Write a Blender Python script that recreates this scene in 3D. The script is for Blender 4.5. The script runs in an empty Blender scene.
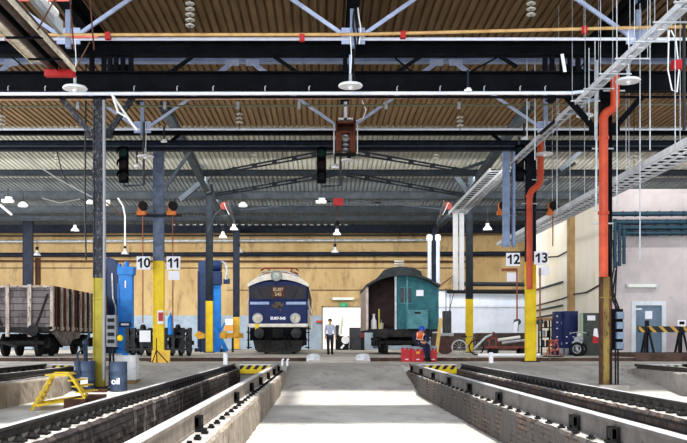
import bpy, bmesh, math, random
from mathutils import Vector, Matrix
R = random.Random(7)
C = bpy.context.scene.collection
F, VX, VY, CH = 900.0, 322.0, 339.5, 0.76      # focal length in pixels, vanishing point, eye height over the rail heads

def P(px, py, Y):
    "point at distance Y down the hall"
    return Vector(((px-VX)*Y/F, Y, CH+(VY-py)*Y/F))
def PX(px, Y): return (px-VX)*Y/F
def PZ(py, Y): return CH+(VY-py)*Y/F

# ------------------------------------------------------------------ materials
def lin(c):
    f = lambda v: v/12.92 if v <= .04045 else ((v+.055)/1.055)**2.4
    return tuple(f(v/255.0) for v in c)+(1.0,)
MATS = {}
def mat(name, c, c2=None, c3=None, scale=3.0, rough=.6, metal=0.0, bump=0.0, stretch=(1,1,1), lo=.42, hi=.62, lo3=.62, hi3=.66, emit=0.0, spec=.5):
    if name in MATS: return MATS[name]
    m = bpy.data.materials.new(name); m.use_nodes = True
    nt = m.node_tree; N = nt.nodes; L = nt.links
    b = N['Principled BSDF']
    b.inputs['Roughness'].default_value = rough; b.inputs['Metallic'].default_value = metal
    b.inputs['Base Color'].default_value = lin(c); b.inputs['Specular IOR Level'].default_value = spec
    if c2 or c3 or bump:
        tc = N.new('ShaderNodeTexCoord'); mp = N.new('ShaderNodeMapping')
        mp.inputs['Scale'].default_value = stretch
        L.new(tc.outputs['Object'], mp.inputs['Vector'])
        n = N.new('ShaderNodeTexNoise'); n.inputs['Scale'].default_value = scale; n.inputs['Detail'].default_value = 8
        n.inputs['Roughness'].default_value = .62
        L.new(mp.outputs['Vector'], n.inputs['Vector'])
        r = N.new('ShaderNodeValToRGB')
        r.color_ramp.elements[0].position = lo; r.color_ramp.elements[0].color = lin(c)
        r.color_ramp.elements[1].position = hi; r.color_ramp.elements[1].color = lin(c2 or c)
        L.new(n.outputs['Fac'], r.inputs['Fac'])
        out = r.outputs['Color']
        if c3:
            n2 = N.new('ShaderNodeTexNoise'); n2.inputs['Scale'].default_value = scale*2.7; n2.inputs['Detail'].default_value = 10
            n2.inputs['Roughness'].default_value = .7
            L.new(mp.outputs['Vector'], n2.inputs['Vector'])
            r2 = N.new('ShaderNodeValToRGB')
            r2.color_ramp.elements[0].position = lo3; r2.color_ramp.elements[0].color = (0,0,0,1)
            r2.color_ramp.elements[1].position = hi3; r2.color_ramp.elements[1].color = (1,1,1,1)
            L.new(n2.outputs['Fac'], r2.inputs['Fac'])
            mx = N.new('ShaderNodeMixRGB'); L.new(r2.outputs['Color'], mx.inputs['Fac'])
            L.new(out, mx.inputs['Color1']); mx.inputs['Color2'].default_value = lin(c3)
            out = mx.outputs['Color']
        L.new(out, b.inputs['Base Color'])
        if bump:
            bp = N.new('ShaderNodeBump'); bp.inputs['Strength'].default_value = bump; bp.inputs['Distance'].default_value = .03
            L.new(n.outputs['Fac'], bp.inputs['Height']); L.new(bp.outputs['Normal'], b.inputs['Normal'])
    if emit:
        b.inputs['Emission Color'].default_value = lin(c); b.inputs['Emission Strength'].default_value = emit
    MATS[name] = m
    return m

def brick_mat(name, c1, c2, mortar, plane='YZ', bw=.5, bh=.16, dirt=None, dlo=.5, dhi=.6):
    m = bpy.data.materials.new(name); m.use_nodes = True
    nt = m.node_tree; N = nt.nodes; L = nt.links; b = N['Principled BSDF']; b.inputs['Roughness'].default_value = .85
    tc = N.new('ShaderNodeTexCoord'); sp = N.new('ShaderNodeSeparateXYZ'); cb = N.new('ShaderNodeCombineXYZ')
    L.new(tc.outputs['Object'], sp.inputs[0])
    L.new(sp.outputs['Y' if plane == 'YZ' else 'X'], cb.inputs['X']); L.new(sp.outputs['Z'], cb.inputs['Y'])
    br = N.new('ShaderNodeTexBrick'); br.inputs['Scale'].default_value = 1
    br.inputs['Brick Width'].default_value = bw; br.inputs['Row Height'].default_value = bh; br.inputs['Mortar Size'].default_value = .012
    br.inputs['Color1'].default_value = lin(c1); br.inputs['Color2'].default_value = lin(c2); br.inputs['Mortar'].default_value = lin(mortar)
    L.new(cb.outputs[0], br.inputs['Vector'])
    n = N.new('ShaderNodeTexNoise'); n.inputs['Scale'].default_value = 1.4; n.inputs['Detail'].default_value = 9; n.inputs['Roughness'].default_value = .72
    mpp = N.new('ShaderNodeMapping'); mpp.inputs['Scale'].default_value = (1,1,.55); L.new(tc.outputs['Object'], mpp.inputs['Vector']); L.new(mpp.outputs['Vector'], n.inputs['Vector'])
    r = N.new('ShaderNodeValToRGB'); r.color_ramp.elements[0].position = dlo; r.color_ramp.elements[1].position = dhi
    L.new(n.outputs['Fac'], r.inputs['Fac'])
    mx = N.new('ShaderNodeMixRGB'); L.new(r.outputs['Color'], mx.inputs['Fac']); L.new(br.outputs['Color'], mx.inputs['Color1'])
    mx.inputs['Color2'].default_value = lin(dirt or mortar)
    L.new(mx.outputs['Color'], b.inputs['Base Color'])
    bp = N.new('ShaderNodeBump'); bp.inputs['Strength'].default_value = 1.0; bp.inputs['Distance'].default_value = .05
    ad = N.new('ShaderNodeMath'); ad.operation = 'SUBTRACT'; L.new(n.outputs['Fac'], ad.inputs[0]); L.new(br.outputs['Fac'], ad.inputs[1])
    L.new(ad.outputs[0], bp.inputs['Height']); L.new(bp.outputs['Normal'], b.inputs['Normal'])
    return m

def stripe_mat(name, c1, c2, k=4.0, ax=('X','Z'), sgn=1.0, duty=.5):
    m = bpy.data.materials.new(name); m.use_nodes = True
    nt = m.node_tree; N = nt.nodes; L = nt.links; b = N['Principled BSDF']; b.inputs['Roughness'].default_value = .6
    tc = N.new('ShaderNodeTexCoord'); sp = N.new('ShaderNodeSeparateXYZ'); L.new(tc.outputs['Object'], sp.inputs[0])
    mu = N.new('ShaderNodeMath'); mu.operation = 'MULTIPLY_ADD'; L.new(sp.outputs[ax[1]], mu.inputs[0]); mu.inputs[1].default_value = sgn
    L.new(sp.outputs[ax[0]], mu.inputs[2])
    sc = N.new('ShaderNodeMath'); sc.operation = 'MULTIPLY'; L.new(mu.outputs[0], sc.inputs[0]); sc.inputs[1].default_value = k
    fr = N.new('ShaderNodeMath'); fr.operation = 'FRACT'; L.new(sc.outputs[0], fr.inputs[0])
    gt = N.new('ShaderNodeMath'); gt.operation = 'GREATER_THAN'; L.new(fr.outputs[0], gt.inputs[0]); gt.inputs[1].default_value = duty
    mx = N.new('ShaderNodeMixRGB'); L.new(gt.outputs[0], mx.inputs['Fac'])
    mx.inputs['Color1'].default_value = lin(c1); mx.inputs['Color2'].default_value = lin(c2)
    L.new(mx.outputs[0], b.inputs['Base Color'])
    return m

# ------------------------------------------------------------------ mesh builder
class MB:
    def __init__(s): s.bm = bmesh.new(); s.mi = 0
    def _f(s, vs):
        try:
            f = s.bm.faces.new(vs); f.material_index = s.mi; return f
        except ValueError: return None
    def bx(s, x0, x1, y0, y1, z0, z1):
        v = [s.bm.verts.new(p) for p in ((x0,y0,z0),(x1,y0,z0),(x1,y1,z0),(x0,y1,z0),(x0,y0,z1),(x1,y0,z1),(x1,y1,z1),(x0,y1,z1))]
        for q in ((3,2,1,0),(4,5,6,7),(0,1,5,4),(1,2,6,5),(2,3,7,6),(3,0,4,7)): s._f([v[i] for i in q])
        return s
    def bc(s, c, d): return s.bx(c[0]-d[0]/2, c[0]+d[0]/2, c[1]-d[1]/2, c[1]+d[1]/2, c[2]-d[2]/2, c[2]+d[2]/2)
    def _frame(s, p, q, up=(0,0,1)):
        p, q = Vector(p), Vector(q); d = (q-p).normalized(); u = Vector(up)
        if abs(d.dot(u)) > .98: u = Vector((0,1,0)) if abs(d.y) < .9 else Vector((1,0,0))
        a = d.cross(u).normalized(); b = a.cross(d).normalized()
        return p, q, a, b
    def bar(s, p, q, w, h=None, up=(0,0,1)):
        h = h or w; p, q, a, b = s._frame(p, q, up)
        v = []
        for o in (p, q):
            for i, j in ((-1,-1),(1,-1),(1,1),(-1,1)): v.append(s.bm.verts.new(o+a*(i*w/2)+b*(j*h/2)))
        for f in ((3,2,1,0),(4,5,6,7),(0,1,5,4),(1,2,6,5),(2,3,7,6),(3,0,4,7)): s._f([v[i] for i in f])
        return s
    def cyl(s, p, q, r, r2=None, n=12, caps=True):
        r2 = r if r2 is None else r2; p, q, a, b = s._frame(p, q)
        A = []; B = []
        for i in range(n):
            t = 2*math.pi*i/n; d = a*math.cos(t)+b*math.sin(t)
            A.append(s.bm.verts.new(p+d*r)); B.append(s.bm.verts.new(q+d*r2))
        for i in range(n): s._f((A[i], A[(i+1)%n], B[(i+1)%n], B[i]))
        if caps: s._f(A[::-1]); s._f(B)
        return s
    def tube(s, pts, r, n=8):
        pts = [Vector(p) for p in pts]; rings = []
        up = Vector((0,0,1))
        for i, p in enumerate(pts):
            d = (pts[min(i+1, len(pts)-1)]-pts[max(i-1, 0)])
            if d.length < 1e-6: d = Vector((0,0,1))
            d.normalize(); u = Vector((0,0,1)) if abs(d.z) < .9 else Vector((0,1,0))
            if i and abs(d.dot(prev)) < .9: u = prev
            a = d.cross(u).normalized(); b = a.cross(d).normalized(); prev = b
            rings.append([s.bm.verts.new(p+a*(r*math.cos(2*math.pi*k/n))+b*(r*math.sin(2*math.pi*k/n))) for k in range(n)])
        for A, B in zip(rings, rings[1:]):
            for k in range(n): s._f((A[k], A[(k+1)%n], B[(k+1)%n], B[k]))
        s._f(rings[0][::-1]); s._f(rings[-1])
        return s
    def lathe(s, prof, o=(0,0,0), axis='Z', n=20):
        o = Vector(o); rings = []
        for r, h in prof:
            ring = []
            for k in range(n):
                t = 2*math.pi*k/n; x, y = r*math.cos(t), r*math.sin(t)
                p = {'Z': (x,y,h), 'Y': (x,h,y), 'X': (h,x,y)}[axis]
                ring.append(s.bm.verts.new(o+Vector(p)))
            rings.append(ring)
        for A, B in zip(rings, rings[1:]):
            for k in range(n): s._f((A[k], A[(k+1)%n], B[(k+1)%n], B[k]))
        if prof[0][0] > 1e-5: s._f(rings[0][::-1])
        if prof[-1][0] > 1e-5: s._f(rings[-1])
        return s
    def prism(s, poly, axis, a, b):
        def pt(u, v, t): return {'Y': (u,t,v), 'X': (t,u,v), 'Z': (u,v,t)}[axis]
        A = [s.bm.verts.new(pt(u,v,a)) for u, v in poly]; B = [s.bm.verts.new(pt(u,v,b)) for u, v in poly]
        n = len(poly)
        for i in range(n): s._f((A[i], A[(i+1)%n], B[(i+1)%n], B[i]))
        s._f(A[::-1]); s._f(B)
        return s
    def strip(s, poly, axis, a, b):
        def pt(u, v, t): return {'Y': (u,t,v), 'X': (t,u,v), 'Z': (u,v,t)}[axis]
        A = [s.bm.verts.new(pt(u,v,a)) for u, v in poly]; B = [s.bm.verts.new(pt(u,v,b)) for u, v in poly]
        for i in range(len(poly)-1): s._f((A[i], A[i+1], B[i+1], B[i]))
        return s
    def sph(s, c, r, sc=(1,1,1), seg=12, ring=8):
        m = Matrix.Translation(Vector(c)) @ Matrix.Diagonal((sc[0]*r, sc[1]*r, sc[2]*r, 1))
        g = bmesh.ops.create_uvsphere(s.bm, u_segments=seg, v_segments=ring, radius=1, matrix=m)
        for v in g['verts']:
            for f in v.link_faces: f.material_index = s.mi
        return s
    def ring(s, c, R_, r, axis='Y', n=24, m=6):
        c = Vector(c); rings = []
        for i in range(n):
            t = 2*math.pi*i/n
            ring = []
            for j in range(m):
                u = 2*math.pi*j/m; rr = R_+r*math.cos(u); h = r*math.sin(u)
                p = {'Y': (rr*math.cos(t), h, rr*math.sin(t)), 'X': (h, rr*math.cos(t), rr*math.sin(t)), 'Z': (rr*math.cos(t), rr*math.sin(t), h)}[axis]
                ring.append(s.bm.verts.new(c+Vector(p)))
            rings.append(ring)
        for i in range(n):
            A, B = rings[i], rings[(i+1)%n]
            for j in range(m): s._f((A[j], A[(j+1)%m], B[(j+1)%m], B[j]))
        return s
    def build(s, name, mats, parent=None, smooth=False, bevel=0.0, label=None, free=False):
        bm = s.bm
        bmesh.ops.recalc_face_normals(bm, faces=bm.faces[:])
        me = bpy.data.meshes.new(name)
        o = bpy.data.objects.new(name, me); C.objects.link(o)
        if parent is not None:
            off = Vector((0,0,0)); q = parent
            while q is not None: off += q.location; q = q.parent
            o.parent = parent
        else:
            co = [v.co for v in bm.verts]
            lo = Vector([min(c[i] for c in co) for i in range(3)]); hi = Vector([max(c[i] for c in co) for i in range(3)])
            off = Vector(((lo.x+hi.x)/2, (lo.y+hi.y)/2, lo.z)); o.location = off
        if not free:
            bmesh.ops.translate(bm, verts=bm.verts[:], vec=-off)
        if smooth:
            for f in bm.faces: f.smooth = True
            for e in bm.edges:
                if len(e.link_faces) == 2 and e.calc_face_angle(0) > .7: e.smooth = False
        bm.to_mesh(me); bm.free()
        for m in (mats if isinstance(mats, (list, tuple)) else [mats]): me.materials.append(m)
        if bevel:
            md = o.modifiers.new('bevel', 'BEVEL'); md.width = bevel; md.segments = 2; md.limit_method = 'ANGLE'
        if label: o['label'] = label
        return o

def tag(o, label, cat=None, group=None, kind=None):
    o['label'] = label
    if cat: o['category'] = cat
    if group: o['group'] = group
    if kind: o['kind'] = kind
    return o
def empty(name, loc, label=None, cat=None, group=None, kind=None):
    o = bpy.data.objects.new(name, None); C.objects.link(o); o.location = loc; o.empty_display_size = .1
    if label: tag(o, label, cat, group, kind)
    return o
def S(o, label, cat='structure'):
    "part of the setting"
    return tag(o, label, cat, None, 'structure')
def copy_tree(o, parent=None):
    c = o.copy(); C.objects.link(c); c.parent = parent
    for ch in list(o.children): copy_tree(ch, c)
    return c
def text(s, name, loc, size, m, parent, ext=.004, spacing=1.0, rot=(math.pi/2,0,0), bold=0.0):
    cu = bpy.data.curves.new(name, 'FONT'); cu.body = s; cu.size = size; cu.align_x = 'CENTER'; cu.align_y = 'CENTER'; cu.extrude = ext
    cu.space_character = spacing; cu.offset = bold
    o = bpy.data.objects.new(name, cu); C.objects.link(o); cu.materials.append(m)
    off = Vector((0,0,0)); q = parent
    while q is not None: off += q.location; q = q.parent
    o.parent = parent; o.location = Vector(loc)-off; o.rotation_euler = rot
    me = bpy.data.meshes.new_from_object(o.evaluated_get(bpy.context.evaluated_depsgraph_get()))
    o2 = bpy.data.objects.new('tmp', me); C.objects.link(o2); o2.parent = parent; o2.location = o.location; o2.rotation_euler = rot
    bpy.data.objects.remove(o); bpy.data.curves.remove(cu); o2.name = name
    if not me.materials: me.materials.append(m)
    return o2

# palette
black = mat('black_steel_paint', (12,14,20), (20,23,30), scale=2, rough=.7, spec=.12)
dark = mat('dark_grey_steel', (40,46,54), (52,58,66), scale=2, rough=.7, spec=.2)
dark2 = mat('slate_steel', (70,78,86), (84,91,98), scale=2, rough=.7, spec=.2)
purl = mat('grey_purlin_paint', (66,72,78), (78,84,90), scale=2, rough=.8, spec=.15)
navy = mat('navy_steel', (24,30,44), (36,44,60), scale=3, rough=.6, spec=.25)
lblue = mat('pale_blue_steel', (172,186,220), (196,208,234), scale=3, rough=.5)
bluegrey = mat('blue_grey_beam_paint', (140,154,182), (156,170,196), scale=3, rough=.6)
chordm = mat('bright_lavender_steel', (226,232,250), (238,242,252), scale=3, rough=.45)
traym = mat('bright_galvanised_tray', (192,196,202), (214,217,222), (128,132,136), scale=5, rough=.4)
white = mat('white_enamel', (236,238,242), (246,246,248), scale=4, rough=.45)
galv = mat('galvanised_steel', (165,170,175), (200,204,208), (120,124,128), scale=5, rough=.45, metal=.3)
yellow = mat('yellow_column_paint', (232,205,30), (222,190,24), (150,128,30), scale=4, rough=.55, lo3=.66, hi3=.72)
olive = mat('dull_yellow_paint', (176,164,60), (160,146,48), (96,86,40), scale=3, rough=.6, lo3=.62, hi3=.72)
orange = mat('orange_red_pipe_paint', (198,84,48), (176,66,38), scale=2, rough=.5)
gold = mat('ochre_pipe_paint', (212,178,124), (194,154,100), scale=3, rough=.5)
rust = mat('rust_brown', (92,60,46), (70,46,36), (120,70,44), scale=5, rough=.8)
red = mat('red_paint', (186,34,38), (170,26,32), scale=4, rough=.5)
woodm = mat('pale_timber', (176,142,100), (150,116,78), scale=6, rough=.75, stretch=(1,6,6))
concrete = mat('pale_concrete', (176,170,162), (150,144,138), (120,112,106), scale=1.6, rough=.9, bump=.25, lo3=.6, hi3=.75)
chrome = mat('bright_rail_steel', (196,196,198), (168,168,170), scale=4, rough=.4)
railside = mat('grimy_rail_side', (58,54,52), (74,68,64), (96,84,74), scale=4, rough=.8)
paper = mat('white_paper', (232,233,240), rough=.8)
rubber = mat('black_rubber', (18,18,20), rough=.8)
glassd = mat('dark_window_glass', (40,38,36), (56,52,46), scale=1.5, rough=.15)
sky_blue = mat('bright_blue_paint', (26,132,212), (18,112,192), scale=3, rough=.45)
deep_blue = mat('deep_blue_paint', (14,40,80), (20,50,98), scale=3, rough=.45)
wirem = mat('grey_wire', (150,150,150), rough=.5)
wired = mat('dark_wire', (30,30,32), rough=.6)
terra = mat('terracotta_rod', (150,84,56), (130,70,46), scale=4, rough=.6)

# ------------------------------------------------------------------ camera, sun, sky
cd = bpy.data.cameras.new('camera'); cam = bpy.data.objects.new('camera', cd); C.objects.link(cam)
cam.location = (0,0,CH); cam.rotation_euler = (math.pi/2,0,0)
cd.sensor_width = 36; cd.lens = F/687*36
cd.shift_x = (343.5-VX)/687; cd.shift_y = (VY-221.5)/687
cd.clip_end = 300
bpy.context.scene.camera = cam
def sun(name, d, e, ang, col):
    l = bpy.data.lights.new(name, 'SUN'); l.energy = e; l.angle = math.radians(ang); l.color = col
    o = bpy.data.objects.new(name, l); C.objects.link(o)
    o.rotation_euler = Vector(d).to_track_quat('-Z', 'Y').to_euler(); o.location = (0,0,30)
sun('sun', (-.16,.24,-1), 5.0, 3.0, (1,.97,.92))
sun('front_fill', (.42,1,-.22), 1.9, 50, (.98,.98,1))  # added second sun, fills the hall from its open front
def fill_light(name, loc, d, sx, sy, e, col=(1,.98,.95)):
    l = bpy.data.lights.new(name, 'AREA'); l.shape = 'RECTANGLE'; l.size = sx; l.size_y = sy; l.energy = e; l.color = col
    o = bpy.data.objects.new(name, l); C.objects.link(o); o.location = loc
    o.rotation_euler = Vector(d).to_track_quat('-Z', 'Y').to_euler()
fill_light('hall_fill', (0,34.9,8.5), (0,.8,-.5), 34, .4, 900)  # these lamps are added behind the beams to brighten the far hall
fill_light('hall_fill', (0,46.3,9.2), (0,.75,-.6), 40, .4, 1500)
fill_light('hall_fill', (0,51.3,8.85), (0,.8,-.6), 44, .4, 1300)
fill_light('hall_fill', (0,56.3,8.4), (0,.85,-.5), 46, .4, 900)
fill_light('side_fill', (-29.5,45,5.5), (1,-.02,-.05), 16, 4, 3800, (1,.98,.94))  # added lamp out of view, brightens the cream side wall
w = bpy.data.worlds.new('sky'); bpy.context.scene.world = w; w.use_nodes = True
bg = w.node_tree.nodes['Background']; bg.inputs[0].default_value = (.82,.9,1,1); bg.inputs[1].default_value = 1.35
sc = bpy.context.scene
sc.view_settings.view_transform = 'Standard'; sc.view_settings.look = 'Medium High Contrast'; sc.view_settings.exposure = 0.0
sc.cycles.max_bounces = 8; sc.cycles.diffuse_bounces = 5
# ------------------------------------------------------------------ ground, pits and tracks
floor_m = mat('dusty_concrete_floor', (210,206,200), (174,170,164), (138,132,126), scale=.8, rough=.85, bump=.25, lo=.36, hi=.66, lo3=.54, hi3=.72, stretch=(1,.6,1))
far_m = mat('far_concrete_floor', (196,192,186), (160,156,150), (120,114,108), scale=.7, rough=.8, bump=.1)
snow_ledge = mat('dusty_white_ledge', (196,190,184), (150,144,138), (84,80,78), scale=2.2, rough=.9, bump=.5, lo3=.56, hi3=.66)
def floor_strip(x0, x1, lab):
    m = MB().strip([(-4,-.74),(24,-.74),(29.5,-.1),(35.5,-.1)], 'X', x0, x1)
    S(m.build('floor', floor_m), lab, 'floor')
floor_strip(-30, -8.95, 'sunken concrete floor at the far left beyond the left pit')
floor_strip(-6.9, -3.1, 'sunken concrete floor around the yellow step ladder')
floor_strip(-1.12, 2.64, 'bright sunlit sunken aisle floor between the two pit tracks')
floor_strip(4.75, 9.6, 'sunken concrete floor left of the right hand concrete pit wall')
floor_strip(12.2, 30, 'concrete floor at the far right beyond the right pit')

def pit_slab(x0, x1, lab): S(MB().bx(x0,x1,28.1,35.5,-1.4,-.09).build('floor', floor_m), lab, 'floor')
pit_slab(-3.1,-1.11,'concrete apron behind the left pit'); pit_slab(2.65,4.75,'concrete apron behind the right pit')
pit_slab(-8.95,-6.9,'concrete apron behind the far left pit'); pit_slab(9.6,12.2,'concrete apron behind the far right pit')

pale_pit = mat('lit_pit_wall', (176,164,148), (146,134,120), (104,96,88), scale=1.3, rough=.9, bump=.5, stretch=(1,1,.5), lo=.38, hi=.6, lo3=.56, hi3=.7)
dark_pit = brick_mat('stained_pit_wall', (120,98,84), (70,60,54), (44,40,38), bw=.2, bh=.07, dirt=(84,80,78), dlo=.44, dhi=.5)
brick_l = brick_mat('sooty_pit_brick', (96,84,80), (66,58,58), (50,46,46), bw=.26, bh=.09, dirt=(176,168,160), dlo=.57, dhi=.68)
brick_r = brick_mat('worn_pit_brick', (124,104,92), (80,72,70), (60,54,52), bw=.26, bh=.09, dirt=(74,72,76), dlo=.47, dhi=.6)
Y0, Y1 = 2.0, 28.1
def pit_wall(x0, x1, zt, m, lab, zb=-1.4):
    b = MB(); rows = []; y = Y0; zs = [zb,-1.0,-.75,-.6,-.48,-.36,zt-.05]
    while y < Y1+1.41:
        r = []
        for z in zs: r.append((x0+R.uniform(-.012,.012), y, z))
        r.append((x0+.02+R.uniform(-.01,.02), y, zt-R.uniform(0,.02))); r.append(((x0+x1)/2, y, zt-R.uniform(0,.006))); r.append((x1-.02-R.uniform(-.01,.02), y, zt-R.uniform(0,.02)))
        for z in reversed(zs): r.append((x1+R.uniform(-.012,.012), y, z))
        rows.append([b.bm.verts.new(p) for p in r]); y += .14
    for A, B in zip(rows, rows[1:]):
        for k in range(len(A)): b._f((A[k],A[(k+1)%len(A)],B[(k+1)%len(A)],B[k]))
    b._f(rows[0]); b._f(rows[-1][::-1])
    o = b.build('pit_wall', [m, snow_ledge])
    for p in o.data.polygons:
        if p.normal.z > .9: p.material_index = 1
    S(o, lab, 'pit wall')
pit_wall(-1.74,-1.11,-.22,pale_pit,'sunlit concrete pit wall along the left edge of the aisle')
pit_wall(-3.1,-2.56,-.15,brick_l,'sooty brick pit wall under the studded left rail')
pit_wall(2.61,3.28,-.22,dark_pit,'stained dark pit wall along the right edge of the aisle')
pit_wall(4.19,4.75,-.15,brick_r,'worn brick pit wall under the studded right rail')
pit_wall(-7.4,-6.9,-.2,pale_pit,'pale concrete pit wall behind the yellow step ladder')
pit_wall(-8.95,-8.4,-.2,brick_l,'dark pit wall at the far left edge')
pit_wall(9.6,10.2,-.13,mat('grey_pit_concrete',(150,146,142),(128,124,120),(96,92,90),scale=1.5,rough=.9,bump=.3),'smooth grey concrete pit wall at the far right')
pit_wall(11.6,12.2,-.13,brick_r,'outer pit wall of the far right pit')
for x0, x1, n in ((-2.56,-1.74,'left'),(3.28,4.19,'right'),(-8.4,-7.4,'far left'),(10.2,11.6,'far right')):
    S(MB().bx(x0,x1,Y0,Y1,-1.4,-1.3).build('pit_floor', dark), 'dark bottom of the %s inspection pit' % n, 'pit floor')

prof = [(-.07,-.15),(.07,-.15),(.07,-.13),(.015,-.11),(.015,-.045),(.036,-.035),(.036,-.005),(.028,0),(-.028,0),(-.036,-.005),(-.036,-.035),(-.015,-.045),(-.015,-.11),(-.07,-.13)]
def top_bright(o):
    for p in o.data.polygons:
        if p.normal.z > .6 and p.center.z > max(v.co.z for v in o.data.vertices)-.012: p.material_index = 1
clip_cache = {}
def rail_studded(x, side, lab, step=.35, yend=28.6, ystart=6.6, grp=None):
    o = MB().prism([(x+a,b) for a,b in prof],'Y',Y0,yend).build('running_rail',[railside,chrome]); top_bright(o)
    tag(o, lab, 'rail')
    n = 0; y = ystart
    while y < yend-.3 and n < 96:
        if 'm' not in clip_cache:
            b = MB(); b.bc((0,0,-.142),(.12,.12,.02)); b.cyl((0,0,-.135),(0,0,-.1),.05,.03,8); b.cyl((0,0,-.1),(0,0,-.07),.026,.026,6); b.cyl((0,0,-.07),(0,0,-.045),.012,.01,6)
            c = b.build('rail_clip', rubber, o, free=True); clip_cache['m'] = c
        else:
            c = clip_cache['m'].copy(); C.objects.link(c); c.parent = o
        c.location = Vector((x+side*.105, y, 0))-o.location
        y += step; n += 1
    return o
rail_studded(-2.80, 1, 'left outer rail on sooty brick wall with black clips along its side')
rail_studded(4.44, -1, 'right outer rail on worn brick wall with black clips along its side')
rail_studded(-7.12, -1, 'far left rail on the pale concrete wall behind the yellow ladder', .6, 28.3, 15)
rail_studded(-8.68, 1, 'farthest left rail just inside the left edge of the picture', .6, 28.3, 18)
rail_studded(9.85, 1, 'rail on the smooth grey concrete wall at the far right', .6, 28.3, 19)
rail_studded(11.35, -1, 'outermost right rail beyond the grey concrete wall', .6, 28.3, 22)

gird = [(-.06,-.22),(.06,-.22),(.06,-.2),(.05,-.2),(.05,-.05),(.062,-.045),(.062,-.008),(.05,0),(-.05,0),(-.062,-.008),(-.062,-.045),(-.05,-.05),(-.05,-.2),(-.06,-.2)]
def rail_deep(x, side, lab, sm):
    o = MB().prism([(x+a,b) for a,b in gird],'Y',Y0,28.7).build('running_rail',[sm,chrome]); top_bright(o)
    tag(o, lab, 'rail')
    ys = [5.8,8.5,9.8,14,16.8,19.5,22.3,25,27.6] if side < 0 else [5.8,9.7,14,17,19.5,22.3,25,27.6]
    for i, y in enumerate(ys):
        b = MB(); cx = x+side*.09
        b.bx(cx-.04,cx+.03,y-.09,y-.05,-.22,-.06); b.bx(cx-.04,cx+.03,y+.05,y+.09,-.22,-.06); b.bx(cx-.035,cx+.0,y-.09,y+.09,-.17,-.08)
        b.bx(cx-.05,cx+.07,y-.13,y+.13,-.22,-.2); b.cyl((cx-.04,y,-.12),(cx+.03,y,-.12),.035,.035,6)
        b.build('rail_chair', rubber, o)
    y = 4.5; k = 0; proto = None
    while y < 28:
        for sd in (side, -side):
            if proto is None:
                b = MB(); b.bc((0,0,-.212),(.07,.08,.02)); b.cyl((0,0,-.202),(0,0,-.18),.025,.025,6)
                proto = b.build('anchor_bolt', rubber, o, free=True); c = proto
            else: c = proto.copy(); C.objects.link(c); c.parent = o
            c.location = Vector((x+sd*.18,y,0))-o.location; k += 1
        y += .55
    return o
rail_deep(-1.41, 1, 'left inner rail on a deep girder coloured pale as lit beside the bright aisle', mat('lit_girder',(150,140,128),(122,112,102),(80,72,66),scale=2.5,rough=.85))  # paler tone carries the light falling on this girder
rail_deep(2.84, -1, 'right inner rail on a deep girder coloured dark as shaded beside the bright aisle', mat('shaded_girder',(112,108,106),(92,88,86),(70,64,60),scale=2.5,rough=.85))  # same girder in a darker tone, shade put into the colour

hz = stripe_mat('hazard_stripes', (214,190,60), (20,20,20), 4.2, ('X','Z'), -.8)
hz2 = stripe_mat('hazard_stripes_white', (206,204,150), (30,30,30), 4.2, ('X','Z'), .8)
for x0, x1, lab, mm in ((-2.56,-1.55,'yellow and black hazard plate closing the left pit',hz),(2.98,4.19,'yellow and black hazard plate closing the right pit',hz),
                    (10.21,11.22,'hazard striped plate at the end of the far right pit',hz2),(-8.4,-7.4,'hazard striped plate behind the yellow step ladder',hz)):
    t = empty('hazard_plate', ((x0+x1)/2,28.05,-.2), lab, 'hazard plate')
    MB().bx(x0,x1,28.02,28.09,-.17,-.04).build('striped_face', mm, t)
    MB().bx(x0,x1,27.98,28.09,-.3,-.17).build('lower_lip', yellow, t)
    MB().bx(x0,x1,28.0,28.3,-.04,-.02).build('top_cover', white, t)
# stop posts at the end of the rails
def stop(x, y, h, lab):
    m = MB(); m.bx(x-.07,x+.07,y-.07,y+.07,-.1,h-.1); m.cyl((x,y,h-.1),(x,y,h-.05),.085,.07,10); m.build('stop_post', white, label=lab)['category'] = 'post'
stop(PX(225.5,31),31,.34,'short white post behind the hazard plate of the left pit')
t = empty('rail_clamp', (PX(284.5,29.2),29.2,-.1), 'white double rail clamp at the end of the left inner rail', 'clamp')
for dx in (-.07,.09): MB().tube([(PX(284.5,29.2)+dx,29.2,-.09),(PX(284.5,29.2)+dx,29.2,.08),(PX(284.5,29.2)+dx+.03,29.1,.12)],.035,8).build('clamp_arm', white, t)
stop(PX(491,33),33,.34,'short white post on the apron behind the right pit')

# raised far floor with its stained brown edge, and the white ramp through it
S(MB().bx(-30,30,35.5,72,-.6,.05).build('floor', far_m), 'raised concrete floor of the far hall', 'floor')
S(MB().bx(-60,60,72,140,-.6,.0).build('ground', mat('outdoor_pavement',(206,200,192),(190,184,176),scale=.5)), 'bright pavement outside the far gate', 'ground')
kerb = mat('stained_kerb', (98,78,68), (66,54,50), (150,138,128), scale=1.6, rough=.9, stretch=(1,1,2))
S(MB().bx(-24,-.55,35.36,35.49,-.12,.05).build('trim_1', kerb), 'stained brown kerb of the raised floor, left of the aisle', 'kerb')
S(MB().bx(1.75,12.3,35.36,35.49,-.12,.05).build('trim_2', kerb), 'stained brown kerb of the raised floor, right of the aisle', 'kerb')
pale_edge = mat('pale_edge_strip',(222,218,210),(176,170,162),scale=3,rough=.8)
S(MB().bx(-24,-.55,35.36,35.75,.05,.062).build('trim_6', pale_edge), 'pale edge strip along the raised floor, left of the aisle', 'kerb')
S(MB().bx(1.75,12.3,35.36,35.75,.05,.062).build('trim_7', pale_edge), 'pale edge strip along the raised floor, right of the aisle', 'kerb')
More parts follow.
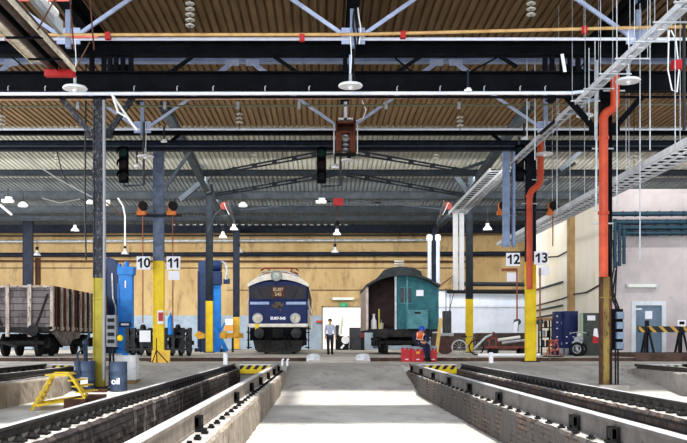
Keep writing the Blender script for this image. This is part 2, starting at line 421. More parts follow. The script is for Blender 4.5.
S(MB().bx(12.3,24,35.3,38.5,-.12,.22).build('trim_3', kerb), 'stained concrete plinth below the grey door', 'plinth')
S(MB().prism([(33.4,-.12),(35.5,-.12),(35.5,.06),(33.4,-.095)],'X',-.52,1.72).build('ramp', mat('white_ramp',(226,222,216),(200,196,190),scale=2)), 'pale ramp up to the raised floor in the aisle', 'ramp')
blk = mat('whitewashed_block',(222,224,228),(186,188,192),scale=4,rough=.8,bump=.3)
for xa, lab in ((PX(313.5,34.6),'whitewashed concrete block left of the aisle ramp'),(PX(363,34.6),'whitewashed rounded block right of the aisle ramp')):
    m = MB(); m.prism([(xa-.27,-.1),(xa+.27,-.1),(xa+.25,.14),(xa+.15,.23),(xa-.2,.2),(xa-.27,.1)],'Y',34.3,35.0)
    m.build('concrete_block', blk, bevel=.03, label=lab)['category'] = 'block'

# ------------------------------------------------------------------ walls
tan = mat('ochre_wall_plaster', (190,166,124), (172,146,104), (112,96,76), scale=.55, rough=.9, lo3=.54, hi3=.74, stretch=(1,1,.35))
dado = mat('blue_grey_dado', (160,174,188), (142,156,170), (112,120,128), scale=1.2, rough=.8)
DX0, DX1, DZ = PX(323,66), PX(361,66), PZ(307.5,66)
zd = PZ(315.5,66)
m = MB()
m.mi = 1; m.bx(-30,DX0,66,66.4,0,zd); m.bx(DX1,30,66,66.4,0,zd)
m.mi = 0; m.bx(-30,DX0,66,66.4,zd,DZ); m.bx(DX1,30,66,66.4,zd,DZ); m.bx(-30,30,66,66.4,DZ,9.2)
S(m.build('wall_back', [tan, dado]), 'ochre back wall with blue grey dado and a gateway', 'wall')
# gate frame
fr = MB(); fw = .1
fr.bx(DX0-fw,DX0,65.93,66.42,.05,DZ+fw); fr.bx(DX1,DX1+fw,65.93,66.42,.05,DZ+fw); fr.bx(DX0-fw,DX1+fw,65.93,66.42,DZ,DZ+fw)
S(fr.build('door_1', mat('worn_gate_frame',(150,140,120),(96,88,80),scale=8)), 'worn frame of the open gateway in the back wall', 'gateway')
S(MB().bx(-8,16,82,82.3,0,7).build('wall_outside', mat('sunlit_white_wall',(250,240,232),(240,226,216),scale=.8)), 'bright white wall outside the gateway', 'wall')
# joints and conduits on the back wall
for i, (z, r) in enumerate(((PZ(268,65.9),.025),(PZ(290,65.9),.02))):
    tag(MB().cyl((-7 if i else -24,65.9,z),(DX1+8,65.9,z),r,n=6).build('conduit', wired), ('thin dark conduit high across the ochre back wall','thin dark conduit low across the ochre back wall')[i], 'conduit')
# left side wall with big window openings (out of frame), right side wall
wl = MB(); wl.bx(-30.4,-30,30,66.4,0,2.2); wl.bx(-30.4,-30,30,66.4,7.5,9.4)
for y in (30,39,48,57,66): wl.bx(-30.4,-30,y-.3,y+.3,2.2,7.5)
S(wl.build('wall_left', tan), 'left side wall with tall window openings', 'wall')
S(MB().bx(30,30.4,30,66.4,0,9.4).build('wall_right', tan), 'right side wall', 'wall')
# right hand built-in room
pink = mat('grey_pink_plaster', (198,190,190), (182,174,175), (150,142,140), scale=.6, rough=.9, lo3=.62, hi3=.8)
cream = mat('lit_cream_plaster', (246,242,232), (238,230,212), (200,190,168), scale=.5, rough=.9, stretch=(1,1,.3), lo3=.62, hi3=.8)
gx0, gx1, gz0, gz1 = PX(634,38.5), PX(663,38.5), .22, PZ(304,38.5)
m = MB(); m.bx(12.4,gx0,38.5,38.8,0,7.0); m.bx(gx1,27,38.5,38.8,0,7.0); m.bx(gx0,gx1,38.5,38.8,gz1,7.0); m.bx(gx0,gx1,38.5,38.8,0,gz0)
S(m.build('wall_right_front', pink), 'grey pink front wall of the built-in room with a grey door', 'wall')
m = MB(); m.bx(12.4,12.7,38.8,53,0,7.0)
S(m.build('wall_right_side', cream), 'bright cream side wall of the built-in room', 'wall')
S(MB().bx(12.4,27,38.5,53,7.0,7.2).build('ceiling_room', pink), 'flat top of the built-in room', 'roof')
S(MB().bx(12.18,12.42,44.1,44.75,.05,7.0).build('trim_4', mat('tan_pilaster',(188,160,118),(166,138,98),scale=2)), 'tan pilaster on the cream side wall', 'pilaster')
# door in the room
d = S(MB().bx(gx0+.06,gx1-.06,38.52,38.6,gz0,gz1-.06).build('door_2', mat('grey_blue_door',(110,130,146),(100,120,136),scale=1.5,rough=.5)), 'grey blue metal door in the grey pink wall', 'door')
m = MB(); m.bx(gx0-.12,gx0+.06,38.44,38.56,gz0,gz1-.06); m.bx(gx1-.06,gx1+.12,38.44,38.56,gz0,gz1-.06); m.bx(gx0-.12,gx1+.12,38.44,38.56,gz1-.06,gz1+.12)
m.build('door_frame', mat('pale_door_surround',(214,220,226),(196,202,208),scale=2), d)
MB().bc((PX(649.5,38.4),38.5,PZ(315,38.5)),(.3,.02,.34)).build('door_notice', paper, d)
m = MB(); m.bc((PX(639,38.4),38.49,PZ(309,38.5)),(.3,.02,.06)); m.build('door_closer', paper, d)
m = MB(); m.bc((gx0+.2,38.48,1.25),(.05,.06,.2)); m.cyl((gx0+.2,38.42,1.28),(gx0+.34,38.42,1.28),.02,n=8); m.build('handle', rubber, d)

# ------------------------------------------------------------------ roofs
def ribbed(x0, x1, pts, per, dep, name, m, lab):
    prof_ = []; x = x0
    while x < x1:
        prof_ += [(x,0),(x+per*.62,0),(x+per*.72,dep),(x+per*.9,dep)]; x += per
    b = MB(); rows = []
    for (y, z) in pts: rows.append([b.bm.verts.new((px_, y, z+dz)) for px_, dz in prof_])
    for A, B in zip(rows, rows[1:]):
        for i in range(len(A)-1): b._f((A[i],A[i+1],B[i+1],B[i]))
    return S(b.build(name, m), lab, 'roof')
gold_roof = mat('ochre_roof_sheet', (132,108,78), (112,90,62), (88,68,46), scale=.8, rough=.8, stretch=(6,.4,1), lo3=.6, hi3=.8)
grey_roof = mat('grey_roof_sheet', (172,172,162), (152,152,144), (126,126,118), scale=.8, rough=.8, stretch=(6,.4,1))
ribbed(-18,20,[(22,10.6),(41.4,10.55)],.26,.07,'ceiling',gold_roof,'ribbed ochre roof sheeting over the near bays')
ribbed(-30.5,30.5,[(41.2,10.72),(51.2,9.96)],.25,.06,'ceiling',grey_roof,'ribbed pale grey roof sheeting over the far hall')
ribbed(-30.5,30.5,[(51.2,9.96),(66.5,8.8)],.25,.06,'ceiling',mat('shaded_roof_sheet',(112,118,120),(94,100,104),(78,84,88),scale=.8,rough=.85,stretch=(6,.4,1)),'roof sheeting next to the back wall, shade put into its darker grey')  # darker sheet colour stands in for weaker light near the back wall
S(MB().bx(-18,20,13,17.6,11.8,12).build('ceiling', gold_roof), 'roof strip between the rooflights over the near aisle', 'roof')
S(MB().bx(-18,20,-14,-2,11.8,12).build('ceiling', gold_roof), 'roof strip behind the viewpoint', 'roof')
# ------------------------------------------------------------------ columns
XL, XR = -6.26, 7.95
rowY = {1: 25.3, 2: 34.5, 3: 49.0, 4: 62.0}
mott = mat('peeling_black_paint', (50,52,60), (30,32,38), (116,116,122), scale=6, rough=.7, lo3=.53, hi3=.62, stretch=(1,1,.5), bump=.3)
steelb = mat('blue_grey_column_paint', (104,116,138), (82,94,116), (136,146,162), scale=4, rough=.6)
stain = mat('rust_streaked_yellow', (150,132,70), (122,100,56), (58,44,34), scale=4, rough=.75, stretch=(1,1,.3), lo3=.54, hi3=.64)
def hsec(m, x, y, w, d, z0, z1, t=.035, mf=0):
    m.mi = mf; m.bx(x-w/2,x-w/2+t,y-d/2,y+d/2,z0,z1); m.bx(x+w/2-t,x+w/2,y-d/2,y+d/2,z0,z1); m.mi = 0; m.bx(x-w/2+t,x+w/2-t,y-d/2+.025,y-d/2+.055,z0,z1)
def column(x, y, w, z0, zp, z1, up, lowm, lab, braces=None, rivets=False, edge=None):
    t = empty('steel_column', (x,y,z0), lab, 'column', 'steel columns of the hall', 'thing')
    m = MB(); hsec(m,x,y,w,.18,zp,z1); m.build('upper_shaft', up, t)
    m = MB(); hsec(m,x,y,w+.004,.184,z0+.03,zp,.035 if not edge else .07,1 if edge else 0)
    m.bx(x-w/2-.01,x+w/2+.01,y-.1,y+.1,zp-.6,zp-.56)
    if rivets:
        z = z0+.3
        while z < zp-.1:
            for dx in (-.11,.11): m.cyl((x+dx,y-.06,z),(x+dx,y-.085,z),.022,n=6)
            z += .22
    q = m.build('painted_base', [lowm, edge] if edge else lowm, t); q['label'] = 'yellow painted lower part'
    MB().bx(x-w*.75,x+w*.75,y-.3,y+.3,z0,z0+.04).build('base_plate', dark, t)
    for (a, b) in braces or ():
        k = MB(); k.bar((a[0],y,a[1]),(b[0],y,b[1]),.14,.14,(0,1,0)); k.bx(min(a[0],b[0])-.0,max(a[0],b[0]),y-.01,y+.01,a[1]-.02,a[1]+.08) if False else None
        k.bx(b[0]-.12,b[0]+.12,y-.1,y+.1,b[1]-.12,b[1]+.12)
        k.build('knee_brace', up, t)
    return t
column(XL,25.3,.32,-.6,PZ(278,25.3),7.7,mott,olive,'peeling black column with dull yellow base beside the blue oil barrels',[((-7.36,7.6),(-6.5,6.55)),((-5.3,7.6),(-6.02,6.55))])
column(XR+.02,25.3,.32,-.6,PZ(277,25.3),7.7,black,stain,'black column with rust streaked yellow base and orange pipe, right of the aisle',[((6.85,7.6),(7.65,6.7)),((9.0,7.6),(8.22,6.7))],edge=rust)
column(XL,34.5,.41,-.1,PZ(261,34.5),7.96,steelb,yellow,'blue grey column with riveted bright yellow base between signs 10 and 11',rivets=True)
column(XR+.04,34.5,.4,-.1,PZ(262,34.5),7.96,navy,yellow,'dark blue column with yellow base and orange pipe between signs 12 and 13')
column(-6.13,49.0,.38,.05,PZ(301,49),9.2,dark,yellow,'slim dark column with yellow base in front of the rear blue lifting jack')
column(8.02,49.0,.38,.05,PZ(299,49),9.2,dark,yellow,'slim dark column with yellow base in front of the white shed')
column(-5.9,62.0,.45,.05,PZ(317,62),8.6,navy,mat('ochre_yellow_paint',(206,170,60),(190,150,50),scale=4),'farthest left column with ochre base near the blue locomotive')
column(PX(435,62),62.0,.42,.05,1.5,8.6,navy,olive,'farthest dark column behind the pale vertical pipes')
column(PX(28,62),62.0,.7,.05,.4,8.9,navy,dado,'broad dark blue wall column behind the timber wagon')

# ------------------------------------------------------------------ roof beams
def ibeam(x0, x1, y, z0, z1, m, lab, w=.3, name='roof_beam'):
    b = MB(); b.bx(x0,x1,y-w/2,y+w/2,z0,z0+.035); b.bx(x0,x1,y-w/2,y+w/2,z1-.035,z1); b.bx(x0,x1,y-.012,y+.012,z0+.03,z1-.03)
    return S(b.build(name, m), lab, 'beam')
def zb(py, Y): return PZ(py, Y)
t = ibeam(-14,15,25.3,zb(91.5,25.3),zb(72.5,25.3),black,'deep black lower beam of the near bay')
for px in (8,45,134,177,213,265,309,397,440,484,545,520):
    x = PX(px,25.1); MB().tube([(x,25.1,zb(91,25.1)),(x,25.1,zb(87,25.1)),(x+.03,25.08,zb(86,25.1))],.018,6).build('hook', galv, t)
tu = ibeam(-14,15,25.3,zb(56,25.3),zb(42.5,25.3),black,'black upper beam of the near bay')
def brace(pa, pb, y, w, m, lab, name='brace'): return S(MB().bar(P(*pa,y),P(*pb,y),w,w,(0,1,0)).build(name, m), lab, 'brace')
for i, (a, b) in enumerate((((192,57),(171,72)),((274,56.5),(298,73)),((420,57),(396,73)),((500,56.5),(517,67)),((395,58),(412,72)),((498,57),(470,72)),((12,57),(30,72)),((590,56),(576,73)))):
    brace(a,b,25.3,.09 if i < 4 else .04,black,'black diagonal between the two near beams, number %d from a left to right sweep' % i if False else 'black diagonal brace between the near beams')
b = MB()
for px in (92,104,110,116,123,131,545,552,562,570,578,586,597,345,352): b.bx(PX(px,25.3)-.06,PX(px,25.3)+.06,25.24,25.36,zb(73,25.3),zb(56,25.3))
S(b.build('beam_stiffeners', black), 'short black posts between the near beams', 'beam')
ibeam(-14,15,26.9,zb(63,26.9),zb(57,26.9),bluegrey,'blue grey beam above the near black beam',.25)
for px, sg in ((229,1),(256,-1),(433,1),(459,-1),(8,1),(582,-1)):
    x = PX(px,26.8); m = MB(); m.bar((x+sg*.12,26.8,zb(62,26.8)),(x-sg*.3,26.8,zb(73,26.8)),.12,.1,(0,1,0)); m.bx(x-.2+sg*.1,x+.2+sg*.1,26.74,26.78,zb(66,26.8),zb(60,26.8))
    S(m.build('bracket', lblue), 'pale blue bracket under the blue grey beam', 'bracket')
ibeam(-16,18,34.5,zb(151,34.5),zb(141,34.5),navy,'dark lower beam over the kerb of the raised floor')
ibeam(-16,18,34.7,zb(135,34.7),zb(131,34.7),black,'thin black upper beam of the second bay',.25)
for pa, pb in (((181,133),(165,147)),((490,132),(506,146)),((100,150),(88,141))): brace(pa,pb,34.6,.11,black,'short black diagonal of the second bay')
ibeam(-22,24,46.0,zb(176,46),zb(170,46),purl,'grey purlin beam of the far hall, nearest')
ibeam(-24,26,51.0,zb(199,51),zb(191.5,51),purl,'grey purlin beam of the far hall, second')
ibeam(-26,28,56.0,zb(213,56),zb(206,56),purl,'grey purlin beam of the far hall, third')
ibeam(-29,29,64.5,zb(233,64.5),zb(222,64.5),navy,'dark beam along the top of the back wall')
ibeam(-28,29,60.5,zb(221,60.5),zb(216,60.5),purl,'grey purlin beam of the far hall, fourth')
for px in range(205,340,7): pass
# longitudinal girders along the hall
for x, lab in ((-6.9,'left'),(.85,'middle'),(8.6,'right')):
    b = MB(); b.bx(x-.16,x+.16,18,34.3,10.05,10.1); b.bx(x-.02,x+.02,18,34.3,9.75,10.5); b.bx(x-.16,x+.16,18,34.3,9.72,9.77)
    S(b.build('girder', black), '%s black girder running down the near bays' % lab, 'girder')
for x, lab in ((-6.15,'left'),(8.05,'right')):
    b = MB(); b.bar((x,35,9.85),(x-.05,49,8.85),.34,.3); b.bar((x,49,8.85),(x,64.4,8.45),.3,.26)
    S(b.build('girder', dark2), '%s grey girder sloping back over the slim columns' % lab, 'girder')
# haunch braces at the far columns
for a, b_, Y in (((165,188),(190,152),40),((196,152),(209,193),48.6),((214,172),(180,200),48.6),((474,150),(469,193),48.6),((455,172),(490,160),44),((560,170),(583,149),36),((575,163),(545,185),44),((455,175),(470,196),48.6)):
    brace(a,b_,Y,.26 if Y == 48.6 else .14,dark2,'grey haunch brace below the far roof')
# lattice tie members
def lattice(pa, pb, y, lab):
    a, b = P(*pa,y), P(*pb,y); d = Vector((0,0,.2)); m = MB()
    m.bar(a+d/2,b+d/2*.5,.07,.07,(0,1,0)); m.bar(a-d/2,b-d/2*.5,.07,.07,(0,1,0))
    for k in range(1,6):
        c = a.lerp(b,k/6); m.bx(c.x-.12,c.x+.12,y-.04,y+.04,c.z-.11,c.z+.11)
    S(m.build('lattice_tie', dark), lab, 'brace')
lattice((334,151),(215,173),42.5,'upper left lattice tie below the grey roof'); lattice((334,174),(215,195),45.4,'lower left lattice tie below the grey roof')
lattice((346,151),(476,173),42.5,'upper right lattice tie below the grey roof'); lattice((346,174),(474,197),45.4,'lower right lattice tie below the grey roof')
for pa, pb in (((215,193),(346,203)),((474,197),(340,205)),((240,210),(345,200)),((350,200),(470,212))): brace(pa,pb,53,.07,dark,'thin tie rod under the far roof')
# slits of light at the top of the back wall, drawn as white dashes
b = MB()
for k in range(26): b.bx(PX(172+k*6.9,64.3),PX(175.4+k*6.9,64.3),64.28,64.33,zb(225.2,64.3),zb(224,64.3))
S(b.build('trim_5', white), 'white dashes drawn as slits of light along the beam above the back wall', 'trim')

# pale blue roof trusses: chord, gussets, struts
def truss(y, pyc, nodes, lab, px0, px1):
    z = zb(pyc,y); t = empty('roof_truss', (nodes[1],y,z), lab, 'truss', 'pale blue roof trusses', 'structure')
    MB().cyl((px0,y,z),(px1,y,z),.045,n=8).build('bottom_chord', chordm, t)
    for x in nodes:
        MB().bx(x-.32,x+.32,y-.02,y+.02,z-.14,z+.3).build('gusset_plate', lblue, t)
        m = MB(); m.bx(x-.07,x+.07,y-.07,y+.07,z-.25,10.5); m.build('post', bluegrey, t)
        for s in (-1,1):
            MB().bar((x+s*.2,y-.03,z+.05),(x+s*2.35,y-.03,z+.05+1.5),.1,.08,(0,1,0)).build('strut', lblue, t)
    return t
truss(24.5,39.0,(-6.9,.85,8.6),'pale blue roof truss of the near bay',-12,13)
truss(34.0,129.3,(-6.78,.88,8.45),'pale blue roof truss of the second bay',-16,17)
# thin black wind braces against the ochre sheeting
for pa, pb, y in (((455,-5),(395,36),29),((535,4),(560,30),29),((520,-2),(545,18),29),((90,5),(60,70),27)): brace(pa,pb,y,.06,black,'thin black wind brace under the ochre roof')

# ------------------------------------------------------------------ long pipes
def pipe(pts, r, m, lab, cat='pipe', name='pipe', n=10, group=None):
    o = MB().tube(pts, r, n).build(name, m, smooth=True); tag(o, lab, cat, group); return o
t = empty('pipe_run', (0,24.2,0), 'ochre pipe running right across above the pale blue truss', 'pipe')
t.location.z = zb(35,24.2)
MB().tube([(-12,24.2,zb(35,24.2)),(.85,24.2,zb(34.5,24.2)),(8,24.2,zb(28,24.2)),(13,24.2,zb(24,24.2))],.045,10).build('pipe', gold, t, smooth=True)
for px, py in ((108,36),(302,38),(403,35),(584,30),(8,37)):
    x = PX(px,24.2); MB().bx(x-.07,x+.07,24.13,24.27,zb(py+3.5,24.2),zb(py-3.5,24.2)).build('clamp', red, t)
pipe([(-12,24.9,zb(94,24.9)),(6.9,24.9,zb(93,24.9)),(7.4,24.9,zb(91,24.9))],.05,chordm,'pale conduit under the near black beam')
pipe([(-12,25.0,zb(97.5,25)),(13,25.0,zb(97,25))],.035,black,'thin black pipe just below the pale conduit')
pipe([(-12,26.2,zb(100,26.2)),(13,26.2,zb(96,26.2))],.035,mat('pinkish_pipe',(214,180,150),(196,150,120),scale=3),'pinkish pipe below the near black beam')
t = empty('pipe_run', (0,29.5,zb(106,29.5)), 'grey green pipe with small clamps in front of the ochre roof', 'pipe')
MB().tube([(-13,29.5,zb(107,29.5)),(14,29.5,zb(104,29.5))],.035,8).build('pipe', mat('grey_green_pipe',(120,122,100)), t)
for px in (78,165,238,299,386,459,528,578):
    x = PX(px,29.5); MB().bx(x-.05,x+.05,29.44,29.56,zb(109,29.5),zb(102,29.5)).build('clamp', galv, t)
pipe([(-16,34.2,zb(146,34.2)),(18,34.2,zb(146,34.2))],.03,dark2,'thin grey conduit along the dark second beam')
pipe([(-25,65.3,zb(241.5,65.3)),(PX(427,65.3),65.3,zb(240,65.3))],.1,galv,'long pale pipe along the ochre back wall')
pipe([(-25,65.5,zb(255,65.5)),(PX(545,65.5),65.5,zb(253.5,65.5))],.16,navy,'long thick dark pipe along the ochre back wall')
pipe([(-25,65.7,zb(261,65.7)),(PX(470,65.7),65.7,zb(261.5,65.7))],.07,rust,'thin brown pipe under the thick dark pipe')
pipe([(-25,65.2,zb(236,65.2)),(PX(470,65.2),65.2,zb(235,65.2))],.05,dark,'thin dark pipe above the long pale pipe')
for px, lab in ((429.5,'left pale vertical pipe beside the green wagon'),(438,'right pale vertical pipe beside the green wagon')):
    x = PX(px,60); t = empty('vertical_pipe', (x,60,PZ(287,60)), lab, 'pipe', 'pale vertical pipes behind the green wagon')
    MB().cyl((x,60,PZ(287,60)),(x,60,PZ(240,60)),.13,n=12).build('pipe', lblue, t, smooth=True)
    MB().lathe([(.16,0),(.2,.1),(.2,.35),(.15,.42)],(x,60,PZ(241,60))).build('cap', white, t, smooth=True)
# orange down pipes on the right hand columns
def flange_pipe(pts, r, lab, zs, y):
    t = empty('down_pipe', pts[-1], lab, 'pipe'); MB().tube(pts, r, 14).build('pipe', orange, t, smooth=True)
    for (x, z) in zs: MB().cyl((x,y,z-.04),(x,y,z+.04),r+.03,n=14).build('flange', orange, t)
    b = MB()
    for (x, z) in zs: b.bx(x-.3,x+.3,y+.05,y+.09,z-.3,z-.26)
    b.build('pipe_strap', galv, t)
def arc(pts, k=6):
    out = []
    pts = [Vector(p) for p in pts]
    out.append(pts[0])
    for i in range(1,len(pts)-1):
        a, b, c = pts[i-1], pts[i], pts[i+1]; r = min((a-b).length,(c-b).length)*.45
        p, q = b+(a-b).normalized()*r, b+(c-b).normalized()*r
        for j in range(k+1):
            u = j/k; out.append(p*(1-u)**2+b*2*u*(1-u)+q*u*u)
    out.append(pts[-1]); return out
Y = 24.95
flange_pipe(arc([P(615,66,Y),P(615,108,Y),P(603.5,114,Y),P(603.5,277,Y)]),.125,'orange red down pipe with a double bend on the near right column',[(PX(603.5,Y),PZ(138,Y)),(PX(603.5,Y),PZ(213,Y)),(PX(615,Y),PZ(80,Y))],Y)
Y = 34.15
flange_pipe(arc([P(540.5,138,Y),P(540.5,184,Y),P(529.5,192,Y),P(529.5,289,Y)]),.12,'orange red down pipe with a double bend between signs 12 and 13',[(PX(529.5,Y),PZ(196,Y)),(PX(540.5,Y),PZ(172,Y))],Y)
pipe([P(38,285,63),P(38,258,63)],.2,rust,'short rust red wall pipe behind the timber wagon')
# teal ducts over the built-in room
teal = mat('dark_teal_duct', (26,66,84), (18,50,66), (90,120,130), scale=6, rough=.5, lo3=.68, hi3=.72)
def duct(p, q, r, lab, grp):
    t = empty('duct', p, lab, 'duct', grp); MB().cyl(p,q,r,n=12).build('pipe', teal, t, smooth=True)
    p, q = Vector(p), Vector(q); n = int((q-p).length/.5)
    for k in range(1,n):
        c = p.lerp(q,k/n); d = (q-p).normalized()*.03; MB().cyl(c-d,c+d,r+.02,n=12).build('joint_ring', teal, t)
for i, py in enumerate((214,222.5,228,233.5)):
    duct((PX(611+i*3,38.1),38.1,PZ(py,38.1)),(PX(720,38.1),38.1,PZ(py-.6,38.1)),.1,'horizontal dark teal duct above the grey pink wall, %s from the top' % ('first','second','third','lowest')[i],'teal ducts')
for i, px in enumerate((610.5,615,619.5,624)):
    duct((PX(px,37.7),37.7,PZ(270-i*2,37.7)),(PX(px,37.7),37.7,PZ(214+i*5,37.7)),.07,'vertical dark teal duct at the corner of the grey pink wall, %s from the left' % ('first','second','third','rightmost')[i],'teal ducts')

# ------------------------------------------------------------------ cable trays
def ladder_tray(x0, x1, z, y0, y1, step, h, lab, m, cables=True, rods=()):
    t = empty('cable_tray', ((x0+x1)/2,y0,z), lab, 'cable tray')
    for x in (x0,x1): MB().bx(x-.02,x+.02,y0,y1,z-.01,z+h).build('side_rail', m, t)
    y = y0+.2
    while y < y1: MB().bx(x0,x1,y-.03,y+.03,z,z+.03).build('rung', m, t); y += step
    if cables:
        for k, xx in enumerate((.2,.4,.6,.8)):
            x = x0+(x1-x0)*xx
            MB().tube([(x+.03*math.sin(y_*1.7+k),y_,z+.06) for y_ in [y0+.3+i*(y1-y0-.6)/14 for i in range(15)]],.035,6).build('cable', rubber if k%2 else white, t)
    for (x, y, zt) in rods: MB().cyl((x,y,z),(x,y,zt),.014,n=6).build('hanger_rod', galv, t)
    return t
zt_ = 5.5
ladder_tray(8.75,9.55,5.45,14,45,.45,.16,'long galvanised cable tray sloping down the right side of the picture',traym,rods=[(8.75,y,10.4) for y in (22.3,25.9,30,34.2,38.5)]+[(9.55,y,10.4) for y in (24,28)])
t = ladder_tray(7.1,7.3,7.35,16,47,.6,.12,'narrow upper cable tray with cross arms running past the near right column',traym,cables=False)
for i, y in enumerate((17.4,18.5,19.7,20.9,22.1,23.4,24.6,26)):
    m = MB(); m.bar((6.8,y,7.28),(7.6,y,7.28),.04,.03); MB()
    m.build('cross_arm', galv, t)
    for xx in (6.84,7.56): MB().cyl((xx,y,7.3),(xx,y,10.4),.008,n=6).build('hanger_rod', galv, t)
t = empty('cable_tray', P(470,210,42), 'lit cable tray sloping down to two white ducts beside the far right column', 'cable tray')
m = MB(); a, b_ = P(500,170,38.0), P(457,213,46.5)
for off in (-.42,.42): MB().bar(a+Vector((off,0,0)),b_+Vector((off,0,0)),.04,.16).build('side_rail', traym, t)
for k in range(22):
    c = a.lerp(b_,(k+.5)/22); MB().bar(c+Vector((-.42,0,0)),c+Vector((.42,0,0)),.06,.04).build('rung', galv, t)
for px in (455.5,461.5):
    x = PX(px,46.5); m = MB(); m.bx(x-.12,x+.12,46.4,46.6,PZ(290,46.5),PZ(211,46.5)); m.bx(x-.14,x+.14,46.38,46.62,PZ(214,46.5),PZ(210,46.5))
    m.build('vertical_duct', white, label='%s white vertical duct dropping from the lit tray' % ('left' if px == 455.5 else 'right'))['category'] = 'duct'
for px, w_ in ((506,.24),(513.5,.1)):
    x = PX(px,33.6); m = MB(); m.bx(x-w_/2,x+w_/2,33.5,33.7,PZ(247,33.6),PZ(152,33.6))
    for py in (160,185,215,240): m.bx(x-w_/2-.03,x+w_/2+.03,33.47,33.73,PZ(py+1,33.6),PZ(py,33.6))
    m.build('vertical_duct', mat('pale_blue_duct',(140,156,186),(120,136,166),scale=3), label='pale blue vertical duct left of the column between signs 12 and 13, %s' % ('wide' if w_ > .2 else 'narrow'))['category'] = 'duct'
# bundle of pipes at the upper left
zb_ = 7.45
t = empty('pipe_bundle', (-6.5,12,zb_), 'hanging tray with two brown pipes and a white hose at the upper left', 'pipe rack')
brown = mat('dark_brown_pipe',(84,66,58),(56,44,40),scale=4,rough=.5)
for x, z in ((-6.25,7.5),(-6.62,7.5)): MB().cyl((x,11,z),(x,22,z),.16,n=14).build('pipe', brown, t, smooth=True)
for y in (14,17,19.5,21): MB().bx(-6.85,-6.05,y-.03,y+.03,7.28,7.32).build('cross_bar', black, t)
MB().bx(-6.44,-6.42,11,21.9,7.3,7.5).build('divider', black, t)
crm = mat('cream_tray_edge',(226,218,200),(196,186,166),(120,110,98),scale=5)
MB().bx(-6.07,-6.03,11,22,7.3,7.42).build('tray_edge', crm, t)
m = MB(); m.bx(-7.4,-7.12,11,23,7.84,7.87); m.bx(-7.42,-7.39,11,23,7.8,7.92)
for k in range(24): m.bx(-7.38,-7.14,11.2+k*.48,11.3+k*.48,7.82,7.84)
m.build('perforated_tray', crm, t)
MB().tube([(-5.95+.1*math.sin(y),y,7.85+.1*math.cos(y*1.3)) for y in [13+.4*k for k in range(18)]],.09,10).build('white_hose', white, t, smooth=True)
MB().bx(-6.0,-5.9,11,20.5,7.7,8.0).build('pale_channel', mat('grey_channel',(170,176,180)), t)
MB().bx(-6.78,-6.06,21.95,22.15,7.2,7.36).build('end_bracket', red, t)
for (x0,x1,y) in ((-6.7,-5.4,19.2),(-6.3,-5.6,22.5)):
    m = MB(); m.bar((x0,y,8.0 if y < 20 else 8.32),(x1,y,8.0 if y < 20 else 8.32),.05,.05); m.build('hanger_arm', mat('pink_red_arm',(206,112,98),(186,90,80),scale=3), t)
    for x in (x0+.1,x1-.1): MB().cyl((x,y,8),(x-.15,y-.2,10.5),.02,n=6).build('hanger_rod', rust, t)
    MB().cyl((x1-.2,y,8.2),(x1-.6,y-.2,7.3),.02,n=6).build('hanger_rod', rust, t)

# ------------------------------------------------------------------ lamps, signals, insulators
def dish_lamp():
    t = empty('dish_lamp', (0,0,0))
    MB().lathe([(.0,.1),(.05,.1),(.09,.06),(.3,.02),(.33,-.02),(.32,-.05),(.1,-.05),(0,-.05)],n=24).build('lamp_shade', white, t, smooth=True)
    MB().cyl((0,0,.08),(0,0,.3),.045,n=10).build('lamp_holder', galv, t)
    MB().sph((0,0,-.06),.07).build('bulb', white, t)
    MB().tube([(0,0,.28),(.03,0,.7),(0,0,1.3)],.014,6).build('cord', white, t)
    return t
proto = dish_lamp()
spots = [((75,87.5),24.1,1.0,'white dish lamp hanging in front of the near beam at upper left'),((350.5,85),24.1,1.0,'white dish lamp hanging at the middle of the near beam'),((628,80),24.1,1.0,'white dish lamp hanging near the top of the right orange pipe'),
  ((145.5,156),33.4,.95,'white dish lamp beside the left traffic signal'),((544.5,153.5),33.4,.95,'white dish lamp beside the bend of the orange pipe'),((585,115),27.5,.8,'small white dish lamp behind the narrow tray')]
for i, (pp, y, s, lab) in enumerate(spots):
    o = proto if i == 0 else copy_tree(proto); o.location = P(*pp,y); o.scale = (s,s,s); tag(o, lab, 'lamp', 'white dish lamps under the roof')
def bell_lamp():
    t = empty('pendant_lamp', (0,0,0))
    MB().lathe([(.05,.42),(.09,.38),(.1,.25),(.22,.12),(.28,0),(.26,0),(.1,.2),(0,.2)],n=20).build('lamp_shade', mat('bright_aluminium',(214,218,222),(236,238,240),scale=3,rough=.35), t, smooth=True)
    MB().cyl((0,0,.38),(0,0,.62),.1,n=12).build('ballast', rubber, t)
    MB().cyl((0,0,.6),(0,0,1.25),.02,n=6).build('stem', dark, t)
    return t
proto = bell_lamp()
bl = [((37,255.5),64,'bell lamp on the back wall pipe above the timber wagon'),((75,231),58,'larger bell lamp left of the peeling black column'),((125,254),64,'bell lamp above the bright blue jack'),
 ((239,252.5),64,'bell lamp left of the blue locomotive roof'),((234,230),58,'larger bell lamp high between column and locomotive'),((337,235),58,'larger bell lamp on the middle axis of the hall'),((335,252.5),64,'bell lamp above the gateway'),
 ((487.5,230),52,'bell lamp right of the white vertical ducts'),((223,238),55,'bell lamp on a curved bracket beside the slim left column')]
for i, (pp, y, lab) in enumerate(bl):
    o = proto if i == 0 else copy_tree(proto); o.location = P(*pp,y); tag(o, lab, 'lamp', 'bell lamps in the far hall')
